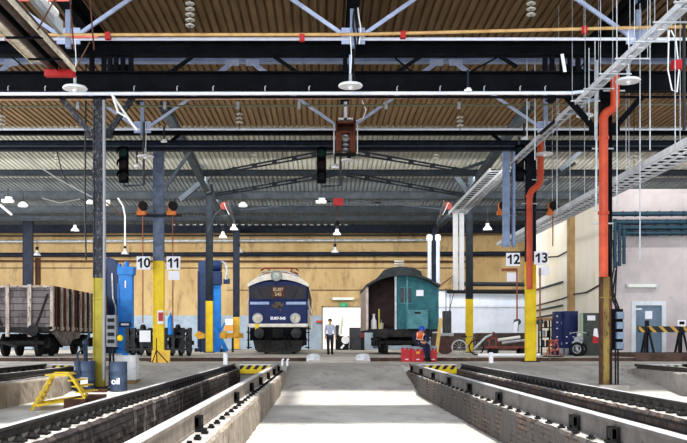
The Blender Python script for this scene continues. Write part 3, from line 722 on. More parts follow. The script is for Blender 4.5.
def dome(pp, y, r, lab, box=False):
    p = P(*pp,y); t = empty('hanging_lamp', p, lab, 'lamp', 'white lamps under the grey roof')
    if box: 
        m = MB(); m.bc(p,(r*2.4,r*1.4,r*.7)); m.bc(p+Vector((r*.2,0,r*.6)),(r*1.4,r,r*.6)); m.build('housing', white, t, bevel=.03)
    else: MB().lathe([(0,r*.9),(r*.5,r*.75),(r*.9,r*.3),(r,-.0),(r*.8,-.05),(0,-.05)],p).build('shade', white, t, smooth=True)
    MB().cyl(p+Vector((0,0,r*.8)),p+Vector((0,0,r*.8+.5)),.03,n=6).build('stem', dark, t)
dome((8,201),50,.25,'white box lamp at the far left under the grey roof',True); dome((23,206),50,.28,'white dome lamp at the far left under the grey roof')
dome((243,206),50,.26,'white dome lamp right of the slim left column'); dome((321,202),50,.24,'white twin lamp left of the red winch box',True)
dome((90,203),50,.22,'white lamp peeping out left of the peeling column'); dome((164,141.5),33.9,.1,'small white box lamp on the second beam at left',True); dome((524,139),33.9,.1,'small white box lamp on the second beam at right',True)
dome((137,166),33.6,.12,'small white dome right of the left traffic signal'); dome((335,167),33.6,.14,'small white dome right of the middle traffic signal'); dome((468,90.5),24.8,.09,'small white box on the pale conduit',True)
lens_g = mat('dark_green_lens',(24,58,50),rough=.5,spec=.15); lens_r = mat('dark_red_lens',(44,28,32),rough=.5,spec=.15); lens_k = mat('dark_lens',(26,24,30),rough=.5,spec=.15)
def signal(pp, y, lab, arm):
    p = P(*pp,y); t = empty('traffic_signal', p, lab, 'traffic signal', 'three lens traffic signals')
    MB().bx(p.x-.17,p.x+.17,y-.05,y+.15,p.z-.68,p.z+.68).build('housing', black, t, bevel=.03)
    for k, (dz, lm) in enumerate(((.44,lens_g),(0,lens_r),(-.44,lens_k))):
        MB().cyl((p.x,y-.05,p.z+dz),(p.x,y-.08,p.z+dz),.15,n=16).build('lens', lm, t)
        m = MB(); n = 14
        for i in range(n):
            a0, a1 = math.radians(-20+220*i/n), math.radians(-20+220*(i+1)/n)
            v = [m.bm.verts.new((p.x+.19*math.cos(a),yy,p.z+dz+.19*math.sin(a))) for a, yy in ((a0,y-.05),(a1,y-.05),(a1,y-.32),(a0,y-.32))]; m._f(v)
        m.build('visor', black, t)
    if arm:
        x2 = p.x+arm; MB().tube([(p.x,y+.05,p.z-.7),(p.x,y+.05,p.z-.8),(x2,y+.05,p.z-.76),(x2,y+.05,p.z+1.6)],.045,8).build('bracket_arm', dark2, t)
    else: MB().cyl((p.x,y+.05,p.z+.65),(p.x,y+.05,p.z+1.0),.045,n=8).build('bracket_arm', dark2, t)
signal((123.5,164.5),33.8,'traffic signal right of the peeling black column',.75); signal((321.5,165),33.8,'traffic signal at the middle of the hall',.72); signal((519.5,163),33.8,'traffic signal left of the orange pipe between signs 12 and 13',0)
porc = mat('white_porcelain',(222,222,214),rough=.3)
def insulator(pp, y, n, lab, top):
    p = P(*pp,y); t = empty('hanging_insulator', p, lab, 'insulator', 'insulator strings under the roof')
    MB().cyl((p.x,y,p.z-.25),(p.x,y,top),.012,n=6).build('rod', wired, t)
    for k in range(n):
        z = p.z+k*.15; MB().lathe([(.02,-.02),(.13,-.03),(.13,-.005),(.05,.03),(.03,.05)],(p.x,y,z),n=14).build('disc', porc, t, smooth=True)
insulator((190,25),24.6,5,'tall insulator string at top left of the middle post',10.5); insulator((531,14),24.6,4,'insulator string at the top right',10.5); insulator((239.5,122),33.5,3,'insulator string left of the hoist box',10.4)
insulator((460,125),33.5,3,'insulator string right of the hoist box',10.4); insulator((2,124),33.5,3,'insulator string at the left edge',10.4)
insulator((57,161),44,3,'small insulator on wires left of the peeling column',9.9); insulator((634,160),33,2,'dark insulator hanging right of the orange pipe',10.4); insulator((436,158),44,2,'small insulator under the far roof right of centre',9.9); insulator((254,158),44,2,'small insulator under the far roof left of centre',9.9)

# middle post with cables and the red brown hoist box
t = empty('cable_post', (.85,24.4,PZ(95,24.4)), 'pale post with dangling cables at the middle of the near beam', 'post')
MB().bx(.76,.86,24.36,24.42,PZ(46,24.4),10.5).build('post', bluegrey, t)
for k, dx in enumerate((.02,.09,.16)): MB().tube([(.85+dx+.04*math.sin(i*1.3+k),24.3,PZ(-10+i*9,24.3)) for i in range(7 if k else 11)],.022,6).build('cable', rubber if k < 2 else white, t)
MB().cyl((.76,24.3,PZ(84,24.3)),(.76,24.3,PZ(55,24.3)),.03,n=8).build('rod', lblue, t)
p = P(346,137,33.0); t = empty('hoist_box', p, 'rust brown hoist box hanging at the middle of the second truss', 'hoist')
bro = mat('rust_red_casing',(122,66,46),(92,50,38),(150,100,70),scale=5)
m = MB(); x0,x1 = PX(335.5,33),PX(355.5,33); z0, z1 = PZ(155,33), PZ(123,33)
m.bx(x0,x1,32.7,33.3,PZ(125,33),z1); m.bx(x0,x0+.06,32.7,33.3,PZ(133,33),z1); m.bx(x1-.06,x1,32.7,33.3,PZ(133,33),z1); m.bx(x0,x1,33.24,33.3,PZ(133,33),z1); m.bx(x0,x1,32.7,33.3,PZ(134.5,33),PZ(132.5,33)); m.build('casing', bro, t)
for xa in (x0,x1-.22): 
    m = MB(); m.bx(xa,xa+.22,32.75,33.2,PZ(152,33),PZ(134,33)); m.build('cheek_plate', bro, t)
for xa in (x0-.08,x1+.04): MB().bx(xa,xa+.04,32.75,32.8,PZ(155,33),PZ(126,33)).build('guide_strip', white, t)
m = MB()
for k in range(4): m.lathe([(.05,-.05),(.13,-.03),(.13,.03),(.05,.05)],((x0+x1)/2,32.9,PZ(150-k*4.4,33)))
m.build('pulley_stack', galv, t)
m = MB(); m.bar((x0,32.95,PZ(155,33)),(x1,32.95,PZ(155,33)),.1,.12); m.cyl(((x0+x1)/2+.12,32.9,PZ(153,33)),((x0+x1)/2+.12,32.9,PZ(159,33)),.08,n=10); m.build('lower_bar', rubber, t)
MB().lathe([(.0,.08),(.1,.06),(.26,0),(.26,-.03),(0,-.03)],P(348,160,33)).build('small_dish', white, t)
m = MB(); m.bx(x0+.1,x1-.1,32.8,32.9,PZ(121,33),PZ(119,33)); m.bx((x0+x1)/2-.05,(x0+x1)/2+.05,32.8,32.9,PZ(121,33),PZ(103,33)); m.build('top_hanger', white, t)
MB().tube([P(356,121,32.8),P(363,118,32.8),P(366,110,32.8),P(362,100,32.8)],.025,6).build('cable_loop', white, t)
# red winch box below the far roof
p = P(338,204,46); t = empty('winch_box', p, 'small red box with cables under the far roof on the middle axis', 'winch')
MB().bx(PX(333.5,46),PX(343,46),45.7,46.1,PZ(206,46),PZ(199,46)).build('casing', red, t)
m = MB()
for a in (328,332,336,340,344,348): m.bar(P(338,204,45.9),P(a,199 if a in (328,348) else 210,45.9),.018,.018)
m.build('lever_arms', dark2, t)
MB().sph(P(337,223,45.9),.14).build('weight', rubber, t); MB().cyl(P(337,206,45.9),P(337,223,45.9),.03,n=6).build('rod', rust, t)
# winding gear at the slim columns
for pp, y, lab, sg in (((224,206),48,'tangle of red and grey cable gear right of the slim left column',1),((448,206),48,'red pulley gear left of the white vertical ducts',-1)):
    p = P(*pp,y); t = empty('pulley_gear', p, lab, 'pulley')
    MB().lathe([(.04,-.06),(.2,-.06),(.17,0),(.2,.06),(.04,.06)],p,'Y',16).build('sheave', mat('faded_red_sheave',(140,54,48),(110,44,40),scale=6), t, smooth=True)
    MB().bar(p+Vector((sg*.25,.08,.3)),p+Vector((-sg*.2,.08,-.3)),.1,.06).build('bracket', rust, t)
    for k in range(3): MB().tube([p+Vector((sg*.1*k,-.1,.15)),p+Vector((sg*(.2+.1*k),-.1,-.3)),p+Vector((sg*(.3+.16*k),-.1,-.5-.25*k))],.022,6).build('cable', (galv,rust,dark2)[k], t)
    MB().tube([p,p+Vector((-sg*.5,0,-.5)),p+Vector((-sg*.9,0,-1.4))],.02,6).build('stay', dark2, t)
# bracket lamps beside the peeling column, reel arm
t = empty('swing_arm', P(112,207,40), 'pale swing arm with dark board right of the peeling column', 'bracket')
MB().bar(P(107,203,40),P(122,215,40),.25,.06).build('board', rust, t); MB().tube([P(118,198,40),P(123,206,40),P(125,216,40),P(125,246,40)],.04,6).build('arm', white, t); MB().bc(P(108,203,40),(.2,.2,.25)).build('lamp_head', porc, t)
# reel boxes with rods and numbered boards
orb = mat('orange_reel_paint',(222,130,60),(200,110,48),scale=4)
def reel(px, board_px, num, y, lab_r, lab_s, lab_p, pyr, pyb, rodlow, ppx=None):
    p = P(px,pyr,y); t = empty('cable_reel', p, lab_r, 'cable reel', 'orange cable reels on the column arms')
    m = MB(); m.bc(p+Vector((0,0,-.16)),(.34,.22,.14)); m.bc(p+Vector((-.06,0,.05)),(.12,.18,.34)); m.build('bracket', orb, t)
    MB().cyl(p+Vector((.06,-.12,.12)),p+Vector((.06,.12,.12)),.17,n=16).build('drum', rubber, t)
    MB().cyl((p.x+.05,y,PZ(rodlow,y)),p+Vector((.05,0,-.2)),.022,n=6).build('hanging_rod', terra, t)
    bp = P(board_px,pyb,y-.05); s = empty('number_board', bp, lab_s, 'sign')
    MB().bc(bp,(.52,.03,.5)).build('board', paper, s)
    for q, ch in enumerate(num):
        cx = bp.x-.12+q*.24
        if ch == '1':
            m = MB(); m.bx(cx-.0,cx+.065,y-.085,y-.066,bp.z-.18,bp.z+.18); m.bar((cx+.03,y-.075,bp.z+.15),(cx-.09,y-.075,bp.z+.05),.06,.02,(0,1,0)); m.build('numeral', rubber, s)
        else: text(ch,'numeral',(cx+.02,y-.07,bp.z-.01),.5,rubber,s,bold=.012)
    if ppx:
        q = P(ppx[0],ppx[1],y-.04); o = MB().bc(q,(.42,.01,.34)).build('paper_sheet', paper); tag(o, lab_p, 'paper')
reel(141.5,143.5,'10',34.1,'orange cable reel left of the riveted yellow column','square number board left of the riveted yellow column','',209,263,323)
reel(171.5,173.5,'11',34.1,'orange cable reel right of the riveted yellow column','square number board right of the riveted yellow column','paper sheet below the board right of the riveted column',209,263,330,(174,275.5))
reel(501.5,513,'12',34.1,'orange cable reel left of the orange bent pipe','square number board left of the orange bent pipe','paper sheet below the board left of the orange bent pipe',209,259.5,246,(512.5,277))
reel(551.5,541,'13',34.1,'orange cable reel right of the orange bent pipe','square number board right of the orange bent pipe','paper sheet below the board right of the orange bent pipe',209,258,246,(543.5,271))
for pa, pb, lab in (((137,215.5),(182,215.5),'dark arm through the left riveted column'),((500,210),(560,210),'dark arm through the right column')):
    tag(MB().bar(P(*pa,34.25),P(*pb,34.25),.09,.09).build('cross_arm', dark), lab, 'arm')
pipe([P(517,332,34),P(517,271,34)],.03,terra,'thin terracotta rod hanging left of the orange pipe column'); pipe([P(540,330,34),P(540,268,34)],.03,terra,'thin terracotta rod hanging right of the orange pipe column')
tag(MB().bx(PX(502,34.2),PX(517,34.2),34.1,34.3,PZ(271,34.2),PZ(268.5,34.2)).build('bracket_shelf', terra),'terracotta bracket left of the yellow column','bracket')
# loose wires and hanger rods
def wire(pts, y, lab, r=.02, m=None): tag(MB().tube([P(a,b,y) for a,b in pts],r,6).build('hanging_wire', m or wirem), lab, 'wire')
wire([(0,143),(30,161),(60,180),(92,197)],40,'pale slanting wire from the left edge to the peeling column',.03)
wire([(0,205),(12,215)],36,'bright short cable at the left edge under the white lamps',.05,white)
wire([(86,60),(85,200),(86,260)],27,'dark vertical wire left of the peeling column',.025,wired)
wire([(42,198),(60,203),(80,199)],42,'sagging pale cable at the left under the grey roof',.03)
wire([(112,94),(118,112),(128,118),(137,130)],24.6,'pale cable loop right of the near left column',.03,white)
wire([(57,152),(62,172),(69,186)],42,'dark slanting wire below the small left insulator',.03,wired)
wire([(225,80),(225,83)],24,'tiny wire end',.01) if False else None
for i, (px, p0, p1, y, l) in enumerate(((617,-5,205,24,'pale hanger rod left of the upper right dish lamp'),(557,60,215,30,'pale hanger rod right of the second orange pipe'),(570,100,210,31,'thin hanger rod over the long tray'),(640,-5,260,24,'pale hanger rod right of the near right column'),(650,-5,150,23,'pale hanger rod with loop at the upper right'),(684,-5,130,21,'dark vertical pipe at the right edge'),(595,40,140,24.5,'hanger rod above the near right column'),(589,48,120,24.5,'second hanger rod above the near right column'),(535,55,160,25.8,'pale hanger rod crossing the near beams'),(527,55,140,25.8,'thin rod left of the pale hanger rod'))):
    tag(MB().cyl(P(px,p1,y),P(px,p0,y),.04 if px == 684 else .018,n=6).build('hanger_rod', wired if px == 684 else galv), l, 'rod')
wire([(669,30),(668,70),(672,90),(677,92),(679,70),(676,40),(671,30)],23,'pale loop of cable hanging at the upper right',.02,white)
tag(MB().bc(P(678,65,23),(.3,.2,.22)).build('junction_box', red),'small red box at the upper right edge','box')
wire([(575,105),(556,120),(540,134)],27.4,'slanting tray end behind the near right column, coloured dark as shaded',.06,wired)  # dark colour stands for shade on this run of the tray
tag(MB().bar(P(562,54,25),P(565,72,25),.09,.03,(0,1,0)).build('bright_plate', white),'bright narrow plate between the near beams at right','plate')
tag(MB().bar(P(113,96,24.8),P(135,128,24.8),.06,.03,(0,1,0)).build('bright_plate', porc),'bright slanting strip right of the near left column','plate')
pipe([P(597,60,24.6),P(596,212,24.6)],.03,galv,'thin pale conduit on the near right column')
pipe([P(104,100,25),P(104.5,225,25),P(104,380,25)],.045,mat('pale_grey_pipe',(150,152,158)),'pale grey conduit on the right side of the peeling column')
# ------------------------------------------------------------------ rolling stock
grime = mat('bogie_grime',(36,35,36),(56,53,52),(110,104,98),scale=6,rough=.85,lo3=.62,hi3=.7)
def bogie(parent, x, y, z, hw=.95, ln=2.6, r=.5, m=None, dusty=False):
    m = m or grime; b = empty('bogie', Vector((x,y,z))-wl_(parent)); b.parent = parent
    fm = MB()
    for s in (-1,1):
        fm.prism([(y-ln/2,z+.55),(y-ln/2+.25,z+.75),(y-.45,z+.75),(y-.25,z+.95),(y+.25,z+.95),(y+.45,z+.75),(y+ln/2-.25,z+.75),(y+ln/2,z+.55),(y+ln/2-.3,z+.42),(y-ln/2+.3,z+.42)],'X',x+s*hw-.06,x+s*hw+.06)
        for yy in (y-ln*.33,y+ln*.33): fm.bx(x+s*(hw+.06)-.1,x+s*(hw+.06)+.1,yy-.16,yy+.16,z+.36,z+.62)
    fm.bx(x-hw,x+hw,y-.2,y+.2,z+.6,z+.95); fm.bx(x-hw,x+hw,y-ln/2,y-ln/2+.12,z+.5,z+.66); fm.bx(x-hw,x+hw,y+ln/2-.12,y+ln/2,z+.5,z+.66)
    fm.build('bogie_frame', m, b)
    for yy in (y-ln*.33,y+ln*.33):
        w = MB(); w.cyl((x-hw+.05,yy,z+r),(x+hw-.05,yy,z+r),.08,n=10)
        for s in (-1,1):
            w.lathe([(.1,-.09),(.14,-.07),(r*.82,-.03),(r*.86,-.05),(r,-.05),(r,.05),(r+.03,.05),(r+.03,.08),(r*.84,.08),(r*.8,.03),(.13,.08)] if s < 0 else [(.13,-.08),(r*.8,-.03),(r*.84,-.08),(r+.03,-.08),(r+.03,-.05),(r,-.05),(r,.05),(r*.86,.05),(r*.82,.03),(.14,.07),(.1,.09)],(x+s*.72,yy,z+r),'X',24)
        w.build('wheelset', m, b, smooth=True)
        for s in (-1,1):
            sp = MB()
            for k in range(4): sp.ring((x+s*(hw+.08),yy,z+.66+k*.045),.08,.025,'Z',12,5)
            sp.build('coil_spring', m, b)
    return b
def wl_(o):
    v = Vector((0,0,0))
    while o is not None: v += o.location; o = o.parent
    return v

def arc_pts(hw, z0, z1, n=14):
    "top arc from +hw to -hw, rising from z0 to z1"
    return [(hw*math.cos(math.pi*i/n) if False else hw-2*hw*i/n, z0+(z1-z0)*(1-abs(1-2*i/n)**2.2)) for i in range(n+1)]

LX, LY, LZ = -2.1, 43.0, .05
S1 = F/LY
def lx(px): return LX+(px-278)/S1
def lz(py): return LZ+.71+(VY-py)/S1
loco = empty('electric_locomotive', (LX,LY,LZ), 'dark blue electric locomotive with cream roof facing the camera', 'locomotive')
lb = mat('locomotive_blue',(24,42,94),(18,34,80),(44,54,88),scale=2,rough=.45,spec=.3,lo3=.7,hi3=.8)
lwh = mat('locomotive_cream',(226,222,210),(206,202,192),(150,140,126),scale=3,rough=.5)
lgl = mat('brown_tinted_glass',(40,40,48),(58,54,54),scale=1.2,rough=.35,spec=.25)
stripe = mat('pale_blue_stripe',(160,178,206),(140,160,196),scale=4)
hw = 1.41; ln = 15.6
body = MB().prism([(LX-hw,1.4),(LX+hw,1.4),(LX+hw,lz(285))]+[(LX+a,z) for a,z in arc_pts(hw,lz(285),lz(280))][1:-1]+[(LX-hw,lz(285))],'Y',LY+.16,LY+ln)
bo = body.build('body_shell', lb, loco, bevel=.05)
MB().prism([(LX-hw,1.4),(LX+hw,1.4),(LX+hw,lz(300.5)),(LX-hw,lz(300.5))],'Y',LY,LY+.2).build('lower_nose', lb, loco, bevel=.06)
rp = [(LX+a,z) for a,z in arc_pts(hw+.05,lz(283.5),lz(272.6))]+[(LX+a,z) for a,z in reversed(arc_pts(hw+.05,lz(287),lz(279.3)))]
MB().prism(rp,'Y',LY+.04,LY+ln+.1).build('roof', lwh, loco, smooth=True)
for s in (-1,1):
    x0, x1 = (lx(250),lx(276.6)) if s < 0 else (lx(279.4),lx(305.8))
    o = MB(); pts = [(x0,lz(299)),(x1,lz(299)),(x1,lz(285.8 if s > 0 else 284)),(x0,lz(285.8 if s < 0 else 284))]
    o.prism(pts,'Y',LY+.13,LY+.2); wsc = o.build('windscreen', lgl, loco, bevel=.02)
    f = MB(); 
    for a, b_ in zip(pts, pts[1:]+pts[:1]): f.bar((a[0],LY+.12,a[1]),(b_[0],LY+.12,b_[1]),.05,.04,(0,1,0))
    f.build('windscreen_frame', lb, wsc)
    f = MB(); xm = (x0+x1)/2; f.bar((xm,LY+.1,lz(298)),(xm+s*.25,LY+.1,lz(289)),.025,.02,(0,1,0)); f.build('wiper', rubber, wsc)
t_ = MB().bc((LX,LY+.1,lz(292)),(.62,.05,.5)).build('centre_plate', rust, loco)
goldt = mat('dull_gold_letters',(196,176,150)); 
text('EU07',"lettering",(LX,LY+.07,lz(289.6)),.22,goldt,t_,bold=.004); text('545',"lettering",(LX,LY+.07,lz(294.3)),.22,goldt,t_,bold=.004)
for x0, x1 in ((250,269),(286,306)): MB().bx(lx(x0),lx(x1),LY-.02,LY+.01,lz(304.5),lz(301.8)).build('stripe', stripe, loco)
m = MB(); z = lz(306); m.bar((LX-.3,LY-.01,z+.05),(LX,LY-.01,z-.1),.09,.03,(0,1,0)); m.bar((LX,LY-.01,z-.1),(LX+.28,LY-.01,z+.12),.09,.03,(0,1,0)); m.bc((LX,LY-.01,z+.1),(.3,.03,.2)); m.bar((LX+.05,LY-.01,z),(LX+.12,LY-.01,z-.25),.07,.03,(0,1,0))
m.build('emblem', mat('bronze_emblem',(70,60,48),(96,84,60),scale=8), loco)
text('EU07-545',"lettering",(LX,LY-.015,lz(318.4)),.18,mat('white_letters',(240,242,246)),loco,bold=.008)
for px in (257.8,295.4):
    h = MB().lathe([(.25,.05),(.25,-.1),(.22,-.12),(.2,-.08)],(lx(px),LY,lz(318.3)),'Y',24).build('headlight', chrome, loco, smooth=True)
    MB().lathe([(0,-.1),(.1,-.09),(.2,-.05),(.2,-.02),(0,-.02)],(lx(px),LY,lz(318.3)),'Y',24).build('lens', mat('bright_lens',(214,208,186),(150,142,122),scale=8,rough=.2), h, smooth=True)
h = MB().lathe([(.26,.3),(.27,-.05),(.25,-.08),(.22,-.04)],(LX-.08,LY,lz(275.8)),'Y',24).build('headlight', mat('grey_housing',(150,156,150)), loco, smooth=True)
MB().lathe([(0,-.06),(.12,-.05),(.22,-.01),(0,.01)],(LX-.08,LY,lz(275.8)),'Y',24).build('lens', mat('grey_lens',(150,164,158),(196,204,198),scale=7,rough=.2), h, smooth=True)
MB().bx(LX-hw,LX+hw,LY-.05,LY+.5,lz(327),lz(323.6)).build('buffer_beam_band', stripe if False else lwh, loco)
MB().bx(lx(255),lx(259),LY-.08,LY-.04,lz(330),lz(324)).build('yellow_mark', yellow, loco)
# side panels, windows (right hand side shows)
for s in (-1,1):
    m = MB(); m.bx(LX+s*hw-.02,LX+s*hw+.02,LY+.25,LY+ln-.2,1.42,2.2); m.bx(LX+s*hw-.015,LX+s*hw+.03,LY+.25,LY+ln-.2,2.4,2.62); m.build('side_band', lwh, loco)
    for k in range(7):
        o = MB().bx(LX+s*hw-.03,LX+s*hw+.03,LY+.6+k*2.1,LY+1.5+k*2.1,2.7,3.25).build('side_window', lgl, loco)
    m = MB(); m.tube([(LX+s*(hw+.05),LY+.35,1.4),(LX+s*(hw+.08),LY+.35,1.8),(LX+s*(hw+.08),LY+.35,2.6),(LX+s*(hw+.02),LY+.35,2.7)],.02,6); m.build('hand_rail', chrome, loco)
    m = MB()
    for k in range(3): m.bx(LX+s*1.4-.12,LX+s*1.4+.1,LY+.2,LY+.7,.35+k*.36,.4+k*.36)
    m.bx(LX+s*1.45-.02,LX+s*1.45+.02,LY+.18,LY+.22,.3,1.4); m.bx(LX+s*1.45-.02,LX+s*1.45+.02,LY+.68,LY+.72,.3,1.4); m.build('cab_steps', rubber, loco)
    m = MB(); m.lathe([(.1,.4),(.1,0),(.15,-.02),(.15,-.12),(.09,-.14),(.09,-.3),(.24,-.31),(.25,-.35),(.2,-.4),(0,-.42)],(LX+s*.88,LY,1.06),'Y',20); m.bc((LX+s*.88,LY+.05,1.06),(.5,.1,.5)); m.build('buffer', mat('dull_black_iron',(40,42,46),(60,60,62),scale=5,rough=.7), loco, smooth=True)
MB().bx(LX-1.34,LX+1.34,LY-.02,LY+.35,.72,1.32).build('buffer_beam', black, loco, bevel=.03)
m = MB(); m.bc((LX,LY-.1,1.06),(.5,.25,.4)); m.bar((LX,LY-.2,1.12),(LX,LY-.55,1.0),.12,.12); m.tube([(LX,LY-.5,1.05),(LX-.05,LY-.6,.95),(LX,LY-.58,.8),(LX+.05,LY-.5,.9)],.035,6); m.build('coupling_hook', rubber, loco)
for dx in (-.55,-.35,.35,.55):
    MB().tube([(LX+dx,LY-.05,.9),(LX+dx,LY-.25,.75),(LX+dx*1.1,LY-.22,.45),(LX+dx*1.15,LY-.05,.4)],.03,6).build('brake_hose', rubber, loco)
MB().prism([(LX-1.2,.75),(LX+1.2,.75),(LX+1.1,.3),(LX+.95,.14),(LX-.95,.14),(LX-1.1,.3)],'Y',LY+.0,LY+.12).build('snow_plough', grime, loco)
bogie(loco, LX, LY+3.2, LZ, .98, 3.6, .55); bogie(loco, LX, LY+12.4, LZ, .98, 3.6, .55)
MB().bx(LX-1.0,LX+1.0,LY+.5,LY+ln-.4,.9,1.4).build('underframe', grime, loco)
# roof gear
for dx in (-.95,-.4,.35,.9):
    m = MB()
    for k in range(3): m.lathe([(.04,0),(.1,.02),(.1,.05),(.04,.08)],(LX+dx,LY+1.4+abs(dx),3.85+k*.09-abs(dx)*.1),n=12)
    m.build('roof_insulator', porc, loco, smooth=True)
pt = mat('red_brown_pantograph',(140,70,60),(110,60,54),scale=4); m = MB()
for s in (-1,1): m.bar((LX+s*.85,LY+1.6,4.05),(LX+s*.85,LY+3.6,4.05),.07,.06); m.bar((LX+s*.8,LY+1.7,4.1),(LX+s*.5,LY+2.6,4.22),.04,.04); m.bar((LX+s*.5,LY+2.6,4.22),(LX+s*.65,LY+1.8,4.3),.04,.04)
for y in (LY+1.5,LY+1.85): m.tube([(LX-.95,y,4.18),(LX-.75,y,4.3),(LX+.75,y,4.3),(LX+.95,y,4.18)],.03,6)
m.bar((LX-.85,LY+1.6,4.05),(LX+.85,LY+1.6,4.05),.07,.06); m.bar((LX-.85,LY+3.6,4.05),(LX+.85,LY+3.6,4.05),.07,.06); m.build('pantograph', pt, loco)
MB().tube([(LX-1.0,LY+1,3.85),(LX-.6,LY+1.2,4.1),(LX+.3,LY+1.2,4.12),(LX+1.0,LY+1,3.85)],.035,6).build('roof_conduit', galv, loco)

# green carriage
GX, GY, GZ = 3.8, 42.5, .05; S2 = F/GY
def gx(px): return GX+(px-402.5)/S2
def gz(py): return GZ+.71+(VY-py)/S2
car = empty('green_carriage', (GX,GY,GZ), 'teal arched roof carriage with its left half open and dark', 'carriage')
tealc = mat('weathered_teal',(52,112,120),(40,92,102),(80,110,108),scale=2.5,rough=.7,lo3=.62,hi3=.74)
teall = mat('pale_teal',(88,140,148),(70,122,132),(54,90,96),scale=3,rough=.7)
inner = mat('dark_interior',(70,54,54),(52,42,42),scale=3,rough=.9); roofm = mat('dusty_dark_roof',(66,72,74),(48,54,58),(120,120,116),scale=3,rough=.8)
whside = mat('pale_pink_side',(206,190,184),(180,166,160),scale=3,rough=.7)
chw = 1.66; e, ap = gz(287.5), gz(276)
ra = arc_pts(chw,e,ap,16)
rr = [(GX+a*1.04,z+.12) for a,z in ra]+[(GX+a*1.04,z) for a,z in reversed(ra)]
MB().prism(rr,'Y',GY-.35,GY+6.5).build('arched_roof', roofm, car, smooth=True)
cl = MB().prism([(gx(381),gz(276)),(gx(384),gz(270)),(gx(391),gz(267.5)),(gx(400),gz(266)),(gx(414),gz(267.5)),(gx(421),gz(271)),(gx(423),gz(276))],'Y',GY+.1,GY+6.2).build('roof_clerestory', roofm, car)
for s in (-1,1): MB().bx(GX+s*chw-.05,GX+s*chw+.05,GY,GY+6.5,gz(330),e+.02).build('side_wall', whside if s < 0 else tealc, car)
MB().bx(GX-chw,GX+chw,GY,GY+6.5,gz(331.5),gz(329)).build('floor_frame', grime, car)
# right half of the end: teal panel following the arc
def zar(x): return e+(ap-e)*(1-abs((x-GX)/chw)**2.2)
xs = [gx(395.5)+i*(GX+chw-gx(395.5))/8 for i in range(9)]
MB().prism([(xs[0],gz(329.5)),(xs[-1],gz(329.5))]+[(x,zar(x)) for x in reversed(xs)],'Y',GY+.02,GY+.1).build('end_panel', tealc, car)
xs = [GX-chw+i*(gx(395.5)-GX+chw)/6 for i in range(7)]
MB().prism([(xs[0],gz(329.5)),(xs[-1],gz(329.5))]+[(x,zar(x)) for x in reversed(xs)],'Y',GY+.9,GY+1.0).build('inner_partition', inner, car)
MB().bx(gx(395),gx(396.2),GY,GY+.95,gz(329),gz(277)).build('divider', inner, car)
for px in (395.6,407.2): MB().bx(gx(px)-.045,gx(px)+.045,GY-.04,GY+.04,gz(329.5),zar(gx(px))).build('post', teall if px > 400 else galv, car)
wn = MB().bx(gx(400.5),gx(411),GY-.01,GY+.03,gz(303),gz(288)).build('window', mat('carriage_window',(40,44,52),(60,62,70),scale=3,rough=.15), car)
m = MB(); m.bx(gx(400),gx(411.5),GY-.03,GY+.01,gz(303.8),gz(303)); m.bx(gx(400),gx(411.5),GY-.03,GY+.01,gz(288),gz(287.4)); m.bx(gx(404),gx(404.8),GY-.03,GY+.01,gz(303),gz(288)); m.build('window_frame', teall, wn)
MB().bx(gx(416.3),gx(423.5),GY-.02,GY+.02,gz(296),gz(290)).build('white_placard', paper, car)
bxp = MB().bx(gx(407),gx(427.5),GY-.3,GY+.02,gz(329),gz(310)).build('end_locker', teall, car, bevel=.02)
m = MB(); m.bc((gx(417),GY-.31,gz(313)),(.3,.03,.08)); m.build('latch', grime, bxp)
m = MB(); m.bar((gx(379),GY-.05,gz(329)),(gx(379),GY-.05,gz(309)),.07,.05); m.build('yellow_rail', mat('dull_yellow_rail',(170,160,84)), car)
m = MB(); m.bar((gx(380),GY-.03,gz(310)),(gx(394),GY-.03,gz(310)),.04,.04); m.bar((gx(394),GY-.03,gz(310)),(gx(394),GY-.03,gz(329)),.04,.04); m.build('hand_rail', grime, car)
m = MB(); m.bar((gx(430),GY-.1,gz(318)),(gx(430),GY-.1,gz(330)),.05,.05); m.bar((gx(430),GY-.1,gz(318)),(gx(434),GY-.1,gz(318)),.05,.05); m.build('hand_rail', tealc, car)
MB().bx(GX-1.4,GX+1.4,GY-.1,GY+.2,gz(337),gz(331)).build('buffer_beam', grime, car)
for s in (-1,1): MB().lathe([(.1,.3),(.1,-.1),(.09,-.3),(.22,-.31),(.23,-.36),(0,-.4)],(GX+s*.9,GY,1.05),'Y',16).build('buffer', grime, car, smooth=True)
MB().bar((GX,GY-.1,1.05),(GX,GY-.45,1.0),.14,.14).build('coupling_hook', grime, car)
bogie(car,GX,GY+1.9,GZ,1.0,2.8,.5); bogie(car,GX,GY+4.8,GZ,1.0,2.8,.5)
for s in (-1,1):
    m = MB()
    for k in range(2): m.bx(GX+s*1.2-.18,GX+s*1.2+.18,GY-.12,GY+.3,.35+k*.4,.4+k*.4)
    m.bar((GX+s*1.2-.16,GY-.1,.35),(GX+s*1.2-.16,GY-.1,1.1),.04,.04); m.bar((GX+s*1.2+.16,GY-.1,.35),(GX+s*1.2+.16,GY-.1,1.1),.04,.04); m.build('step', grime, car)
